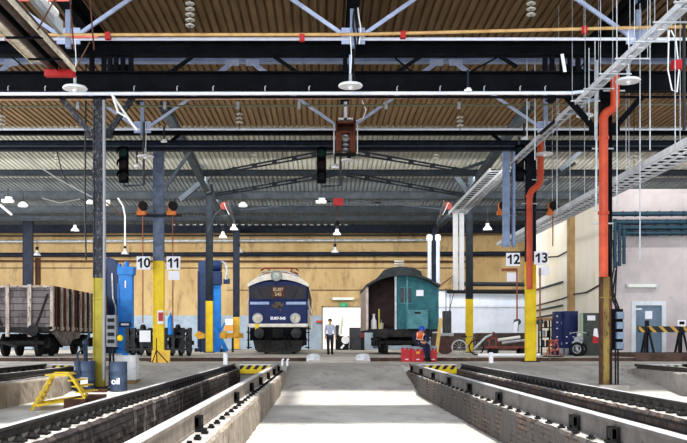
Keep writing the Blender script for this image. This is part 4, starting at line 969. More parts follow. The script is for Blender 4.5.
# things in and on the carriage
p = Vector((gx(374.5),GY+.5,gz(329))); t = empty('white_canister', p, 'white canister standing inside the open dark half of the carriage', 'canister')
MB().lathe([(.14,0),(.15,.03),(.13,.4),(.06,.55),(.06,.68),(.09,.72),(0,.74)],p,n=16).build('body', paper, t, smooth=True)
p = Vector((gx(382),GY+.5,gz(329))); t = empty('bucket', p, 'pale bucket on the carriage floor beside the yellow rail', 'bucket')
MB().lathe([(.0,0),(.1,0),(.14,.3),(.15,.3),(.14,.28),(.09,.02)],p,n=16).build('body', mat('cream_bucket',(206,198,170)), t, smooth=True); MB().ring(p+Vector((0,0,.3)),.14,.012,'X',16,5).build('handle', galv, t)
p = Vector((gx(405.5),GY+3.5,gz(266.5))); t = empty('roof_coil', p, 'pale coil cage on the roof of the green carriage', 'coil')
m = MB()
for k in range(4): m.ring(p+Vector((0,0,.12+k*.14)),.26-.03*(k%2),.03,'Z',18,5)
m.build('coils', porc, t)
for s in (-1,1): MB().bar(p+Vector((s*.2,0,0)),p+Vector((s*.2,0,.62)),.04,.04).build('stand', galv, t)

# timber wagon
WX0, WX1, WY0, WY1 = -14.03, -11.03, 36.5, 46.0; WZ0, WZ1 = PZ(327,36.5), PZ(285.5,36.5)
wag = empty('open_wagon', ((WX0+WX1)/2,WY0,.05), 'weathered grey timber open wagon with rusty ribbed side at the left', 'wagon')
plank = brick_mat('weathered_planks',(132,124,124),(104,98,100),(36,32,34),'XZ',2.6,.27,dirt=(84,74,74),dlo=.48,dhi=.6)
ribw = mat('pale_weathered_rib',(198,190,182),(160,146,136),(92,62,46),scale=5,rough=.85,lo3=.54,hi3=.62,stretch=(1,1,.4)); ribr = mat('rusty_rib',(104,62,40),(70,44,36),(150,110,90),scale=5,rough=.85)
sidem = mat('dark_side_boards',(62,46,42),(40,32,32),(128,110,102),scale=4,rough=.9,stretch=(1,1,.4))
MB().bx(WX0,WX1,WY0,WY0+.1,WZ0,WZ1).build('end_wall', plank, wag)
MB().bx(WX0,WX1,WY1-.1,WY1,WZ0,WZ1).build('end_wall', plank, wag)
for x in (WX0,WX1-.1): MB().bx(x,x+.1,WY0+.1,WY1-.1,WZ0,WZ1).build('side_wall', sidem, wag)
MB().bx(WX0,WX1,WY0,WY1,WZ0-.2,WZ0).build('floor_frame', grime, wag)
for px in (-14,8,30):
    x = PX(px,WY0); MB().bx(x-.07,x+.07,WY0-.1,WY0,WZ0-.4,WZ1+.04).build('end_post', ribw, wag)
for px0, px1 in ((2,-10),(36,48)):
    m = MB(); m.bar((PX(px0,WY0),WY0-.03,PZ(326,WY0)),(PX(px1,WY0),WY0-.03,PZ(294,WY0)),.07,.05,(0,1,0)); m.build('diagonal_stay', sidem, wag)
MB().bx(WX0,WX1+.04,WY0-.06,WY0+.1,WZ1-.08,WZ1).build('top_rail', ribw, wag)
y = WY0; k = 0
while y < WY1-.2:
    MB().bx(WX1,WX1+.12,y,y+.2,WZ0-.15,WZ1).build('side_rib', (ribw,ribr,sidem,ribw,ribr,ribw,sidem)[k%7], wag); y += .42; k += 1
MB().bx(WX1-.02,WX1+.1,WY0,WY1,WZ0-.1,WZ0+.02).build('sole_bar', ribw, wag)
dust = mat('pale_dusty_iron',(150,142,138),(90,84,82),(206,200,196),scale=4,rough=.9)
bogie(wag,(WX0+WX1)/2,WY0+2.0,.05,1.0,2.6,.48); bogie(wag,(WX0+WX1)/2,WY1-2.2,.05,1.0,2.6,.48)
m = MB(); m.prism([(WY0+.2,WZ0-.1),(WY0+4.6,WZ0-.1),(WY0+4.2,WZ0-.45),(WY0+3.2,WZ0-.5),(WY0+2.6,WZ0-.75),(WY0+1.8,WZ0-.75),(WY0+1.2,WZ0-.5)],'X',WX1-.06,WX1+.06); m.build('dusty_bracket', dust, wag)
for s in (-1,1): MB().lathe([(.1,.3),(.1,-.1),(.09,-.3),(.22,-.31),(.23,-.36),(0,-.4)],((WX0+WX1)/2+s*.9,WY0,WZ0-.15),'Y',16).build('buffer', grime, wag, smooth=True)
MB().bar((WX0+.2,WY0-.1,.9),(WX0+1.7,WY0-.1,.45),.09,.09).build('drawbar', grime, wag)

# ------------------------------------------------------------------ lifting jacks
def jack(xc, y, w, ztop, m, lab, num=None, slope=0, arm=None):
    t = empty('lifting_jack', (xc,y,.05), lab, 'lifting jack')
    MB().prism([(xc-w/2,.25),(xc+w/2,.25),(xc+w/2,ztop-slope),(xc+w*.2,ztop-slope*.4),(xc-w*.3,ztop),(xc-w/2,ztop-.12)],'Y',y-.25,y+.25).build('mast', m, t, bevel=.02)
    m_ = MB()
    for s in (-1,1): m_.bx(xc+s*w*.5-.03,xc+s*w*.5+.03,y-.32,y-.22,.3,ztop-.6)
    m_.build('guide_rail', m, t)
    m_ = MB(); m_.bx(xc-w*.9,xc+w*.9,y-.5,y+.5,.05,.25)
    m_.build('base', m, t)
    for s in (-1,1): MB().cyl((xc+s*w*.7-.05,y-.5,.15),(xc+s*w*.7+.05,y-.5,.15),.1,n=12).build('castor', rubber, t)
    return t
YJ = 47.0
xj = PX(112.5,YJ); j = jack(xj,YJ,PX(118.5,YJ)-PX(107,YJ),PZ(257,YJ),deep_blue,'dark blue lifting jack mast just right of the peeling column',slope=.35)
MB().tube([(xj+.05,YJ-.3,4.2),(xj+.1,YJ-.3,2.9),(xj+.25,YJ-.3,2.4),(xj+.25,YJ-.3,1.6)],.05,6).build('cable', galv, j)
YJ = 45.8; xj = PX(126.3,YJ); wj = PX(133,YJ)-PX(119.5,YJ); j = jack(xj,YJ,wj,PZ(272,YJ),sky_blue,'bright blue lifting jack with a white figure 1')
m = MB(); m.bx(xj-wj*.58,xj+wj*.62,YJ-.32,YJ+.3,PZ(275,YJ),PZ(267,YJ)); m.cyl((xj+.02,YJ,PZ(268,YJ)),(xj+.02,YJ,PZ(262,YJ)),.12,n=12); m.bx(xj-wj*.55,xj-wj*.35,YJ-.3,YJ,PZ(267,YJ),PZ(264,YJ)); m.build('crown', sky_blue, j)
text('1','numeral',(xj+.02,YJ-.3,PZ(285,YJ)),.5,paper,j,bold=.012)
MB().bx(xj-.3,xj+.3,YJ-.3,YJ-.24,PZ(327,YJ),PZ(322,YJ)).build('dark_plate', deep_blue, j); MB().bx(xj-.2,xj+.2,YJ-.32,YJ-.3,PZ(325.5,YJ),PZ(323.5,YJ)).build('white_line', paper, j)
YJ = 52.5; xj = PX(202.5,YJ); jack(xj,YJ,PX(206,YJ)-PX(198.5,YJ),PZ(261,YJ),deep_blue,'slim dark blue lifting jack mast behind the slim left column')
YJ = 51.5; x2 = PX(217,YJ); j = jack(x2,YJ,PX(220.5,YJ)-PX(213,YJ),PZ(263,YJ),sky_blue,'bright blue lifting jack with a drive head right of the slim left column')
m = MB(); m.cyl((x2-.25,YJ-.35,PZ(266,YJ)),(x2+.3,YJ-.35,PZ(266,YJ)),.3,n=16); m.bx(x2-.3,x2+.3,YJ-.5,YJ,PZ(285,YJ),PZ(272,YJ)); m.bx(x2+.4,x2+.75,YJ-.4,YJ,PZ(284,YJ),PZ(279,YJ)); m.build('drive_head', deep_blue, j, bevel=.03)
MB().tube([(x2+.2,YJ-.4,PZ(262,YJ)),(x2+.5,YJ-.4,PZ(264,YJ)),(x2+.62,YJ-.4,PZ(272,YJ)),(x2+.55,YJ-.4,PZ(280,YJ))],.08,8).build('hose', galv, j)
m = MB(); m.bar((x2-.1,YJ-.35,1.45),(x2+.6,YJ-.35,.1),.24,.14,(0,1,0)); m.bar((x2+.1,YJ-.35,1.0),(x2+.5,YJ-.35,1.7),.1,.1,(0,1,0)); m.build('stay', sky_blue, j)
ja = mat('jack_arm_yellow',(216,170,50),(190,140,50),(150,120,70),scale=4)
YA = 50.2; t = empty('carrier_beam', P(228,335,YA), 'yellow carrier beam reaching right from the rear blue jack', 'beam')
m = MB(); m.bx(PX(220,YA),PX(243,YA),YA-.1,YA+.25,PZ(338,YA),PZ(333,YA)); m.bx(PX(222,YA),PX(226,YA),YA-.15,YA+.3,PZ(339,YA),PZ(331,YA)); m.bx(PX(234,YA),PX(240,YA),YA-.2,YA-.1,PZ(337,YA),PZ(332,YA)); m.build('bar', ja, t)
MB().bx(PX(232,YA),PX(233.5,YA),YA-.2,YA+.2,.05,PZ(338,YA)).build('support', dark, t)
t = empty('carrier_beam', P(200,334,YA), 'short yellow carrier beam left of the slim left column', 'beam'); m = MB(); m.prism([(PX(194,YA),PZ(335,YA)),(PX(199,YA),PZ(331,YA)),(PX(205,YA),PZ(334,YA)),(PX(205,YA),PZ(338,YA)),(PX(199,YA),PZ(339,YA))],'Y',YA-.15,YA+.1); m.build('bar', ja, t); MB().bx(PX(200,YA),PX(201.5,YA),YA-.1,YA+.05,.05,PZ(338,YA)).build('support', dark, t)

# ------------------------------------------------------------------ spare bogie with papers
xc = PX(163,38.2); sb = empty('spare_bogie', (xc,38.2,.05), 'black spare bogie with stacked wheelsets behind the riveted yellow column', 'bogie')
for k, (px, z) in enumerate(((133,.62),(140,.62),(149,.62),(172,.62),(181,.62),(189,.62),(143,1.02),(178,1.02))):
    x = PX(px,38.2); w = MB(); w.lathe([(.1,-.1),(.2,-.07),(.42,-.03),(.5,-.06),(.55,-.06),(.55,.06),(.5,.06),(.42,.03),(.2,.07),(.1,.1)],(x,38.2,z if k < 6 else .85),'X',20); w.build('wheel', grime, sb, smooth=True)
m = MB(); m.bx(PX(130,38.2),PX(156,38.2),37.5,37.62,.82,.95); m.bx(PX(164,38.2),PX(194,38.2),37.5,37.62,.82,.95); m.bx(PX(134,38.2),PX(190,38.2),37.6,38.8,1.05,1.2); m.cyl((PX(130,38.2),38.2,.62),(PX(194,38.2),38.2,.62),.09,n=10)
for px in (131,137,145,153,168,176,185,192): m.bx(PX(px,38.2)-.07,PX(px,38.2)+.07,37.45,37.7,.2,1.25)
for px, zz in ((134,.45),(151,.45),(166,.45),(188,.45)):
    for k in range(5): m.bx(PX(px,38.2)-.28+k*.03,PX(px,38.2)+.28-k*.03,37.4,37.55,zz+k*.07,zz+.05+k*.07)
m.bx(PX(128,38.2),PX(157,38.2),37.4,37.5,.3,.4); m.bx(PX(165,38.2),PX(195,38.2),37.4,37.5,.3,.4)
m.build('frame', mat('black_bogie_frame',(28,30,34),(44,46,50),(150,152,156),scale=6,lo3=.6,hi3=.64), sb)
tag(MB().bx(PX(139.5,37.3),PX(150.5,37.3),37.3,37.33,PZ(342,37.3),PZ(330.5,37.3)).build('paper_sheet', paper),'white paper sheet fixed to the spare bogie','paper')
p = Vector((PX(170.5,37.0),37.0,.9)); t = empty('gas_bottle', p, 'blue gas bottle standing on the spare bogie right of the yellow column', 'gas bottle')
MB().lathe([(.1,.05),(.12,.07),(.12,.7),(.06,.85),(.03,.88),(.03,.98),(0,.98)],p,n=16).build('cylinder', sky_blue, t, smooth=True); MB().bc(p+Vector((0,0,1.0)),(.1,.06,.08)).build('valve', galv, t)
t = empty('notice_board', P(161,317,34.1), 'red and white notice on the riveted yellow column', 'notice')
MB().bx(PX(157.5,34.25),PX(163.5,34.25),34.24,34.27,PZ(324,34.25),PZ(310.5,34.25)).build('board', paper, t); MB().bx(PX(158.5,34.25),PX(163,34.25),34.22,34.24,PZ(321,34.25),PZ(312.5,34.25)).build('red_panel', red, t)
t = empty('sign_board', P(161,365,33.4), 'yellow signboard leaning at the foot of the riveted column', 'sign'); t.location.z = -.1
MB().prism([(33.45,-.1),(33.5,-.1),(33.62,.36),(33.57,.36)],'X',PX(151.5,33.5),PX(170,33.5)).build('board', mat('orange_yellow_board',(236,196,80),(226,176,70),scale=3), t)
m = MB(); a = Vector((PX(156.5,33.3),33.3,.36)); 
for q in ((PX(152,33.2),33.2,-.1),(PX(168,33.2),33.2,-.1),(PX(157,33.4),33.4,-.1)): m.bar(a,q,.03,.03)
m.bar(a,a+Vector((0,0,.45)),.03,.03); m.build('tripod', rubber, t)
t = empty('wall_box', P(229,325,61.5), 'white and orange box on the wall left of the farthest yellow column', 'box'); MB().bc(P(229,322,61.5),(.5,.2,.4)).build('box', paper, t); MB().bc(P(229,328,61.5),(.6,.25,.35)).build('lower_box', mat('orange_box',(206,140,60)), t)
# ------------------------------------------------------------------ near left: barrels, tank, stile, control box
bar_m = mat('slate_blue_drum',(70,86,110),(58,72,96),(90,104,124),scale=4,rough=.45)
def drum(p, r, h, lab, m=bar_m, cat='barrel'):
    t = empty('oil_barrel', p, lab, cat)
    pr = [(0,.02),(r*.94,.02),(r,0),(r,.02),(r*.98,.04)]
    for k in (1/3.,2/3.): pr += [(r*.98,h*k-.03),(r*1.03,h*k),(r*.98,h*k+.03)]
    pr += [(r*.98,h-.04),(r,h-.02),(r,h),(r*.94,h),(r*.93,h-.02),(0,h-.02)]
    MB().lathe(pr,p,n=28).build('drum', m, t, smooth=True)
    MB().cyl(p+Vector((r*.5,0,h-.02)),p+Vector((r*.5,0,h+.015)),.035,n=10).build('bung', galv, t)
    return t
Y = 25.0; gr = -.74+.64*(25.0-24)/5.5
b1 = Vector((PX(84.5,24.9),24.9,-.63)); drum(b1,.29,.8,'slate blue oil barrel left of the dull yellow column base')
o = MB().bx(b1.x-.03,b1.x+.17,24.585,24.6,-.53,-.28).build('label', paper, [x for x in C.objects if x.name.startswith('oil_barrel')][0])
b2 = Vector((PX(118.5,24.8),24.8,-.65)); t = drum(b2,.24,.8,'slate blue oil barrel with white lettering right of the dull yellow column base')
text('oil','lettering',(b2.x-.02,24.54,PZ(381.5,24.55)),.24,paper,t,bold=.006)
pm = mat('blue_black_pump',(40,54,72),(30,42,58),scale=3)
t = empty('hand_pump', b1+Vector((.03,0,.8)), 'dark blue hand pump standing in the left oil barrel', 'pump')
m = MB(); m.cyl(b1+Vector((.03,0,.75)),b1+Vector((.03,0,1.25)),.06,n=12); m.sph(b1+Vector((.03,0,1.3)),.1); m.tube([b1+Vector((.03,0,1.3)),b1+Vector((.12,-.02,1.45)),b1+Vector((.13,-.02,1.6))],.035,8); m.build('body', pm, t, smooth=True)
MB().tube([b1+Vector((.03,-.05,1.2)),b1+Vector((-.12,-.3,1.0)),b1+Vector((-.05,-.33,.4))],.03,8).build('hose', pm, t)
t = empty('storage_tank', (PX(126,26.2),26.2,-.5), 'white plastic storage tank in a cage behind the right oil barrel', 'tank')
x0, x1 = PX(112,26.2), PX(137.5,26.2); MB().bx(x0+.03,x1-.03,25.9,26.6,-.42,.3).build('tank_body', mat('milky_plastic',(246,246,246),(236,238,240),scale=2,rough=.4), t, bevel=.05)
m = MB()
for k in range(5):
    z = -.4+k*.17; m.bx(x0,x1,25.86,25.88,z,z+.025); m.bx(x1-.02,x1,25.86,26.6,z,z+.025)
for k in range(5):
    x = x0+(x1-x0)*k/4; m.bx(x-.012,x+.012,25.85,25.88,-.42,.3)
m.build('cage', white, t)
MB().bx(x0,x1,25.86,26.64,-.56,-.42).build('pallet', woodm, t); MB().cyl(((x0+x1)/2,26.25,.29),((x0+x1)/2,26.25,.36),.1,n=14).build('cap', sky_blue, t)
S(MB().bx(PX(86,25.3),PX(113,25.3),24.5,25.9,-.75,-.6).build('plinth', rust), 'dark soil plinth under the near left column', 'plinth')
S(MB().bx(PX(594,25.3),PX(622,25.3),24.7,25.9,-.75,-.5).build('plinth', concrete), 'concrete plinth under the near right column', 'plinth')
cb = mat('grey_control_box',(136,140,146),(116,120,126),scale=4)
t = empty('control_box', P(112,345,25.0), 'grey control box with dark slots right of the dull yellow column', 'control box')
MB().bx(PX(107,25),PX(117,25),24.9,25.15,PZ(347,25),PZ(315,25)).build('casing', cb, t, bevel=.02)
for py in (320,327,334,341):
    MB().bx(PX(108.5,25),PX(115,25),24.87,24.9,PZ(py+2,25),PZ(py-1.5,25)).build('slot', rubber, t)
m = MB(); m.cyl(P(110,346,25.02),P(110,386,25.02),.04,n=8); m.cyl(P(113,346,25.02),P(113.5,362,25.02),.03,n=8); m.build('stand_pipe', rubber, t)
MB().sph(P(120,338,25),.09).build('yellow_knob', yellow, t)
# yellow stile over the pit edge
yb = mat('stile_yellow',(236,204,60),(216,184,50),(120,100,50),scale=6,rough=.5,lo3=.64,hi3=.7)
t = empty('step_ladder', (PX(60,19.6),19.6,-.74), 'yellow step-over ladder standing on the sunken floor at the left', 'ladder')
fl = -.74
def PY(px, z, Y): return Vector((PX(px,Y),Y,z))
tz = PZ(373.5,20.0)
for i, Yd in enumerate((19.2,20.2)):
    a, b_ = PY(31+i*8,fl,Yd-.3), PY(52+i*3,tz,Yd)
    c, d_ = PY(70-i*1,tz,Yd), PY(85+i*3,fl+.25,Yd-.1)
    MB().bar(a,b_,.04,.045).build('leg', yb, t); MB().bar(d_,c,.04,.045).build('leg', yb, t)
    MB().bar(b_,c,.05,.06).build('top_bar', yb, t)
    MB().bar(a+(b_-a)*.14,d_,.04,.05).build('tie_bar', yb, t)
for k in range(1,6):
    u = k/6; p, q = PY(31,fl,18.9).lerp(PY(52,tz,19.2),u), PY(39,fl,19.9).lerp(PY(55,tz,20.2),u); MB().bar(p,q,.1,.03).build('step', yb, t)
for k in range(1,4):
    u = k/4; p, q = PY(70,tz,19.2).lerp(PY(85,fl+.25,19.1),u), PY(69,tz,20.2).lerp(PY(88,fl+.25,20.1),u); MB().bar(p-Vector((.05,0,0)),q+Vector((.25,0,0)),.16,.03).build('step', yb, t)
MB().bx(PX(52,19.7),PX(70,19.7),19.2,20.2,tz-.02,tz+.01).build('platform', yb, t)
S(MB().bx(PX(78,20),PX(98,20),18.9,20.8,-.75,fl+.24).build('plinth', rust),'soil heap under the right foot of the yellow ladder','plinth')

# ------------------------------------------------------------------ right middle: shed, cycle, trolley and stores
sx0, sx1 = PX(438,58), PX(531,58)
sh = empty('white_shed', ((sx0+sx1)/2,58,.05), 'low white shed with a dark base behind the right hand columns', 'shed')
zt = PZ(290.5,58); wb = mat('bluish_white_panel',(222,230,244),(206,216,232),scale=.8,rough=.6)
MB().bx(sx0,sx1,58,61,PZ(333,58),zt).build('panel_wall', wb, sh); MB().bx(sx0-.02,sx1+.02,57.97,61,.05,PZ(333,58)).build('dark_base', mat('brown_shed_base',(84,72,68),(60,52,50),scale=2,rough=.9), sh)
MB().bx(sx0,sx1,57.96,58,PZ(308,58),PZ(306.8,58)).build('seam', galv, sh); MB().bx(sx0-.1,sx1+.1,57.9,61.1,zt,zt+.06).build('roof_edge', dark, sh)
pipe([(PX(447,57.6),57.6,PZ(291.5,57.6)),(PX(535,57.6),57.6,PZ(292,57.6))],.13,rubber,'thick black pipe along the top of the white shed')
pipe([(PX(455,59),59,PZ(284,59)),(PX(540,59),59,PZ(284.5,59))],.14,dark,'dark pipe above the white shed')
for i, (a, b_) in enumerate((((437,291),(455,272)),((438,287),(453,276)),((441,290),(462,285)),((437,284),(450,280)))):
    tag(MB().bar(P(*a,58.4),P(*b_,58.4),.3,.07).build('plank', woodm if i != 1 else dark2), ('lowest pale plank leaning on the white shed roof','grey plank leaning on the white shed roof','nearly flat plank on the white shed roof','short upper plank on the white shed roof')[i], 'plank')
t = empty('hanging_box', P(447,322,50), 'dark grey box hanging on cables before the white shed', 'box'); MB().bx(PX(442.5,50),PX(451,50),49.8,50.1,PZ(333,50),PZ(311,50)).build('casing', mat('dark_grey_box',(84,86,90),(70,72,76),scale=3), t, bevel=.03)
for px in (446,450,455): MB().cyl(P(px if px < 455 else 449,312,50),P(px,288,50),.02,n=6).build('cable', wired, t)
MB().bx(PX(440,50),PX(453,50),49.7,50.2,PZ(336,50),PZ(333,50)).build('tray', galv, t)
MB().bar(P(447,336,50),Vector((PX(447,50),50,.05)),.08,.08).build('stand', dark, t)
# cable drum
p = Vector((PX(445,44),44,.05)); t = empty('cable_drum', p, 'brown cable drum beside the green carriage', 'drum')
for yy in (-.25,.25): MB().lathe([(.1,-.03),(.42,-.03),(.42,.03),(.1,.03)],p+Vector((0,yy,.42)),'Y',24).build('flange', mat('brown_drum',(92,56,48),(70,44,40),scale=4), t)
MB().lathe([(.28,-.22),(.28,.22)],p+Vector((0,0,.42)),'Y',20).build('core', rubber, t)
tag(MB().bar(P(436.5,352,41),P(441,318,41),.16,.06,(0,1,0)).build('plank', mat('yellowish_timber',(200,176,110),(180,150,90),scale=5)),'upright yellowish plank beside the green carriage','plank')
# bicycle
def wheel(m, c, r): m.ring(c,r,.03,'Y',28,6)
p = Vector((PX(467.5,41),41,.05)); t = empty('bicycle', p, 'grey bicycle parked behind the slim column before the white shed', 'bicycle')
for px in (459,477):
    c = Vector((PX(px,41),41+(.15 if px > 470 else -.1),.05+.35)); m = MB(); wheel(m,c,.33); m.build('tyre', rubber if px > 470 else galv, t)
    m = MB()
    for k in range(10): a = 2*math.pi*k/10; m.cyl(c,c+Vector((.32*math.cos(a),0,.32*math.sin(a))),.006,n=4)
    m.cyl(c+Vector((0,-.04,0)),c+Vector((0,.04,0)),.03,n=8); m.build('spokes', galv, t)
m = MB(); f0, f1 = Vector((PX(459,41),40.9,.4)), Vector((PX(477,41),41.15,.4)); st, hd, bb = Vector((PX(464,41),40.95,.85)), Vector((PX(474.5,41),41.1,.9)), Vector((PX(467,41),41,.36))
for a, b_ in ((f0,st),(f0,bb),(bb,st),(st,hd),(bb,hd),(hd,f1)): m.cyl(a,b_,.018,n=6)
m.build('frame', mat('bicycle_frame',(90,96,104)), t); MB().bc(st+Vector((0,0,.06)),(.24,.12,.06)).build('saddle', rubber, t); MB().tube([hd+Vector((-.05,-.25,.12)),hd+Vector((.03,-.15,.16)),hd+Vector((.03,.15,.16)),hd+Vector((-.05,.25,.12))],.015,6).build('handlebar', galv, t)
# red trolley with pipes
tx0, tx1, ty = PX(487,39), PX(529,39), 39.0; rt = mat('faded_red_trolley',(140,64,58),(110,54,50),(80,60,56),scale=4)
t = empty('flat_trolley', ((tx0+tx1)/2,ty,.05), 'faded red flat trolley loaded with pipes left of the orange pipe column', 'trolley')
m = MB(); m.bx(tx0,tx1,ty-.4,ty+.4,.38,.46); m.bx(tx0,tx0+.06,ty-.4,ty-.34,.46,.95); m.bx(tx0+.3,tx0+.36,ty-.4,ty-.34,.46,.85); m.bx(tx0,tx0+.36,ty-.4,ty-.34,.8,.86); m.bx(tx1-.05,tx1,ty-.4,ty+.4,.25,.46); m.build('deck', rt, t)
for x in (tx0+.25,tx1-.3):
    for yy in (ty-.36,ty+.36): MB().lathe([(.03,-.04),(.17,-.04),(.17,.04),(.03,.04)],(x,yy,.22),'Y',16).build('wheel', rubber, t)
    MB().bx(x-.05,x+.05,ty-.36,ty+.36,.2,.38).build('axle_block', rubber, t)
for i, (a, b_, r, m_) in enumerate((((498,340),(520,337),.07,porc),((502,343),(526,340),.06,galv),((488,341),(494,332),.05,rt))): tag(MB().cyl(P(*a,39),P(*b_,39),r,n=10).build('pipe_length',m_),('pale pipe lying across the red trolley','grey pipe lying low on the red trolley','short red pipe upright at the end of the red trolley')[i],'pipe')
pipe([P(474,349,38.4),P(486,337,38.4),P(492,334.5,38.4)],.05,galv,'bent pale pipe leaning at the left of the red trolley')
pipe([(PX(478,37),37,.12),(PX(540,37),37,.12)],.07,white,'long white pipe lying on the floor in front of the red trolley')
t = empty('coat', P(515,326,34), 'white cloth hanging left of the yellow column with orange pipe', 'cloth'); MB().prism([(PX(512.5,34),PZ(332,34)),(PX(517,34),PZ(333,34)),(PX(518,34),PZ(321,34)),(PX(514,34),PZ(322,34))],'Y',33.95,34.0).build('cloth', paper, t)
for px, lab in ((517,'green hose valve left of the yellow column with orange pipe'),(539.5,'green hose valve right of the yellow column with orange pipe')):
    p = P(px,322,34.3); t = empty('hose_valve', p, lab, 'valve'); m = MB(); m.lathe([(.05,-.12),(.12,-.08),(.12,.08),(.05,.12)],p,'Y',14); m.cyl(p,p+Vector((0,0,-.35)),.06,n=8); m.build('body', mat('teal_valve',(28,100,104),(20,80,88),scale=4), t); MB().ring(p+Vector((0,-.16,0)),.1,.02,'Y',14,5).build('hand_wheel', teal, t)
# lockers, shelves, cabinet
lk = mat('navy_locker',(28,42,96),(22,34,82),scale=2,rough=.4)
def locker(px0, px1, y, pyt, n, lab):
    x0, x1 = PX(px0,y), PX(px1,y); z1 = PZ(pyt,y); t = empty('locker', ((x0+x1)/2,y,.05), lab, 'locker')
    MB().bx(x0,x1,y,y+.5,.05,z1).build('carcass', lk, t)
    for k in range(n):
        w_ = (x1-x0)/n; a = x0+k*w_
        for r in range(2 if n == 1 else 1):
            h0 = .12+r*(z1-.15)/2; h1 = h0+(z1-.15)/(2 if n == 1 else 1)-.05
            d_ = MB().bx(a+.02,a+w_-.02,y-.03,y,h0,h1).build('locker_door', lk, t); MB().bc((a+w_*.8,y-.045,(h0+h1)/2),(.03,.03,.12)).build('handle', galv, d_)
            for q in range(3): MB().bc((a+.09,y-.035,h0+.2+q*.28),(.07,.01,.05)).build('name_card', paper, d_)
locker(555,563,41,311.5,1,'narrow navy blue locker at the left of the locker row'); locker(564.5,578,40.6,311,2,'wide navy blue locker beside the motorcycle')
y = 42; x0, x1 = PX(541,y), PX(553,y); t = empty('storage_rack', ((x0+x1)/2,y,.05), 'dark storage rack with a timber top left of the navy lockers', 'rack')
for x in (x0,x1-.06):
    for yy in (y,y+.5): MB().bx(x,x+.06,yy,yy+.06,.05,1.7).build('upright', dark, t)
for z in (.4,.85,1.3): MB().bx(x0,x1,y,y+.56,z,z+.04).build('shelf', dark, t)
MB().bx(x0-.2,x1+.05,y-.05,y+.6,1.66,1.76).build('timber_top', woodm, t)
for i, (px, z, c) in enumerate(((544,.44,dark2),(549,.44,rust),(545,.89,galv),(550,.89,rubber),(547,1.34,rust))):
    p = Vector((PX(px,y),y+.25,z)); q = empty('storage_can', p, ('grey can low left on the dark rack','brown can low right on the dark rack','pale can on the middle shelf of the dark rack','black can on the middle shelf of the dark rack','brown can on the top shelf of the dark rack')[i], 'can'); MB().lathe([(.0,0),(.09,0),(.09,.25),(.05,.3),(0,.3)],p,n=12).build('body', c, q, smooth=True)
y = 39.6; x0, x1 = PX(583,y), PX(600,y); t = empty('tool_cabinet', ((x0+x1)/2,y,.05), 'dark grey green cabinet with a white notice right of the motorcycle', 'cabinet')
gc = mat('grey_green_cabinet',(74,82,78),(62,68,66),scale=3,rough=.5); MB().bx(x0,x1,y,y+.5,.05,PZ(313,y)).build('carcass', gc, t, bevel=.015)
d_ = MB().bx(x0+.12,x1-.03,y-.03,y,.15,PZ(314,y)).build('cabinet_door', gc, t); MB().bc((x0+.2,y-.05,1.0),(.04,.04,.16)).build('handle', rubber, d_); MB().bx(PX(587,y),PX(595,y),y-.05,y-.03,PZ(320.5,y),PZ(315.5,y)).build('notice', paper, d_)
MB().bx(x0-.12,x0,y-.02,y+.1,.05,PZ(313.5,y)).build('pale_edge', mat('pale_green_edge',(150,170,150)), t)
for px, lab in ((561.5,'left small grey drum in front of the navy lockers'),(566.5,'right small grey drum in front of the navy lockers')): 
    drum(Vector((PX(px,39.6),39.6,.05)),.11,.32,lab,cb,'drum')
# motorcycle
y = 38.5; c0, c1 = Vector((PX(575.5,y),y-.2,.05+.3)), Vector((PX(583.5,y),y+.5,.05+.3))
t = empty('motorcycle', (PX(579,y),y,.05), 'grey motorcycle parked in front of the navy lockers', 'motorcycle')
for c in (c0,c1):
    m = MB(); m.ring(c,.25,.06,'Y',24,8); m.build('tyre', rubber, t, smooth=True)
    m = MB(); m.ring(c,.17,.02,'Y',20,6); m.cyl(c+Vector((0,-.06,0)),c+Vector((0,.06,0)),.05,n=10)
    for k in range(6): a = k*math.pi/3; m.cyl(c,c+Vector((.17*math.cos(a),0,.17*math.sin(a))),.01,n=4)
    m.build('wheel_rim', galv, t)
mid = (c0+c1)/2
m = MB(); m.cyl(c0+Vector((-.03,0,0)),mid+Vector((-.05,-.1,.62)),.03,n=8); m.cyl(c0+Vector((.05,.1,0)),mid+Vector((0,-.1,.62)),.03,n=8); m.build('fork', galv, t)
MB().sph(mid+Vector((0,0,.42)),.17,(1.2,1.3,.7)).build('fuel_tank', mat('silver_tank',(170,176,184)), t, smooth=True)
MB().bc(mid+Vector((0,.02,.12)),(.26,.35,.3)).build('engine', grime, t, bevel=.04); MB().bc(mid+Vector((.14,.3,.42)),(.2,.5,.09)).build('saddle', rubber, t, bevel=.03)
MB().tube([mid+Vector((-.36,-.1,.68)),mid+Vector((-.15,-.15,.72)),mid+Vector((.15,-.15,.72)),mid+Vector((.34,-.1,.68))],.018,6).build('handlebar', galv, t); MB().sph(mid+Vector((-.05,-.28,.58)),.1).build('headlamp', chrome, t, smooth=True)
MB().tube([c0+Vector((-.2,0,.26)),c0+Vector((-.08,0,.33)),c0+Vector((.1,0,.33)),c0+Vector((.22,0,.25))],.04,6).build('mudguard', galv, t)
# sawhorse tripod
y = 35.9; t = empty('trestle', (PX(553,y),y,.05), 'rusty orange trestle on a dark sled right of the orange pipe column', 'trestle'); m_ = mat('rusty_orange',(190,104,72),(150,80,60),scale=5)
for a, b_ in (((546,355),(551,341)),((556,355),(551,341)),((549,355),(556,340)),((561,355),(556,340))):
    q = P(*a,y); q.z = .08; MB().bar(q,P(*b_,y),.05,.05,(0,1,0)).build('leg', m_, t)
MB().bar(P(549,341,y),P(558,340,y),.07,.07).build('top_bar', m_, t); MB().bar(P(547,350,y),P(560,350,y),.04,.04).build('cross_bar', m_, t)
MB().bx(PX(545,y),PX(562,y),y-.3,y+.3,.05,.1).build('sled', rubber, t)
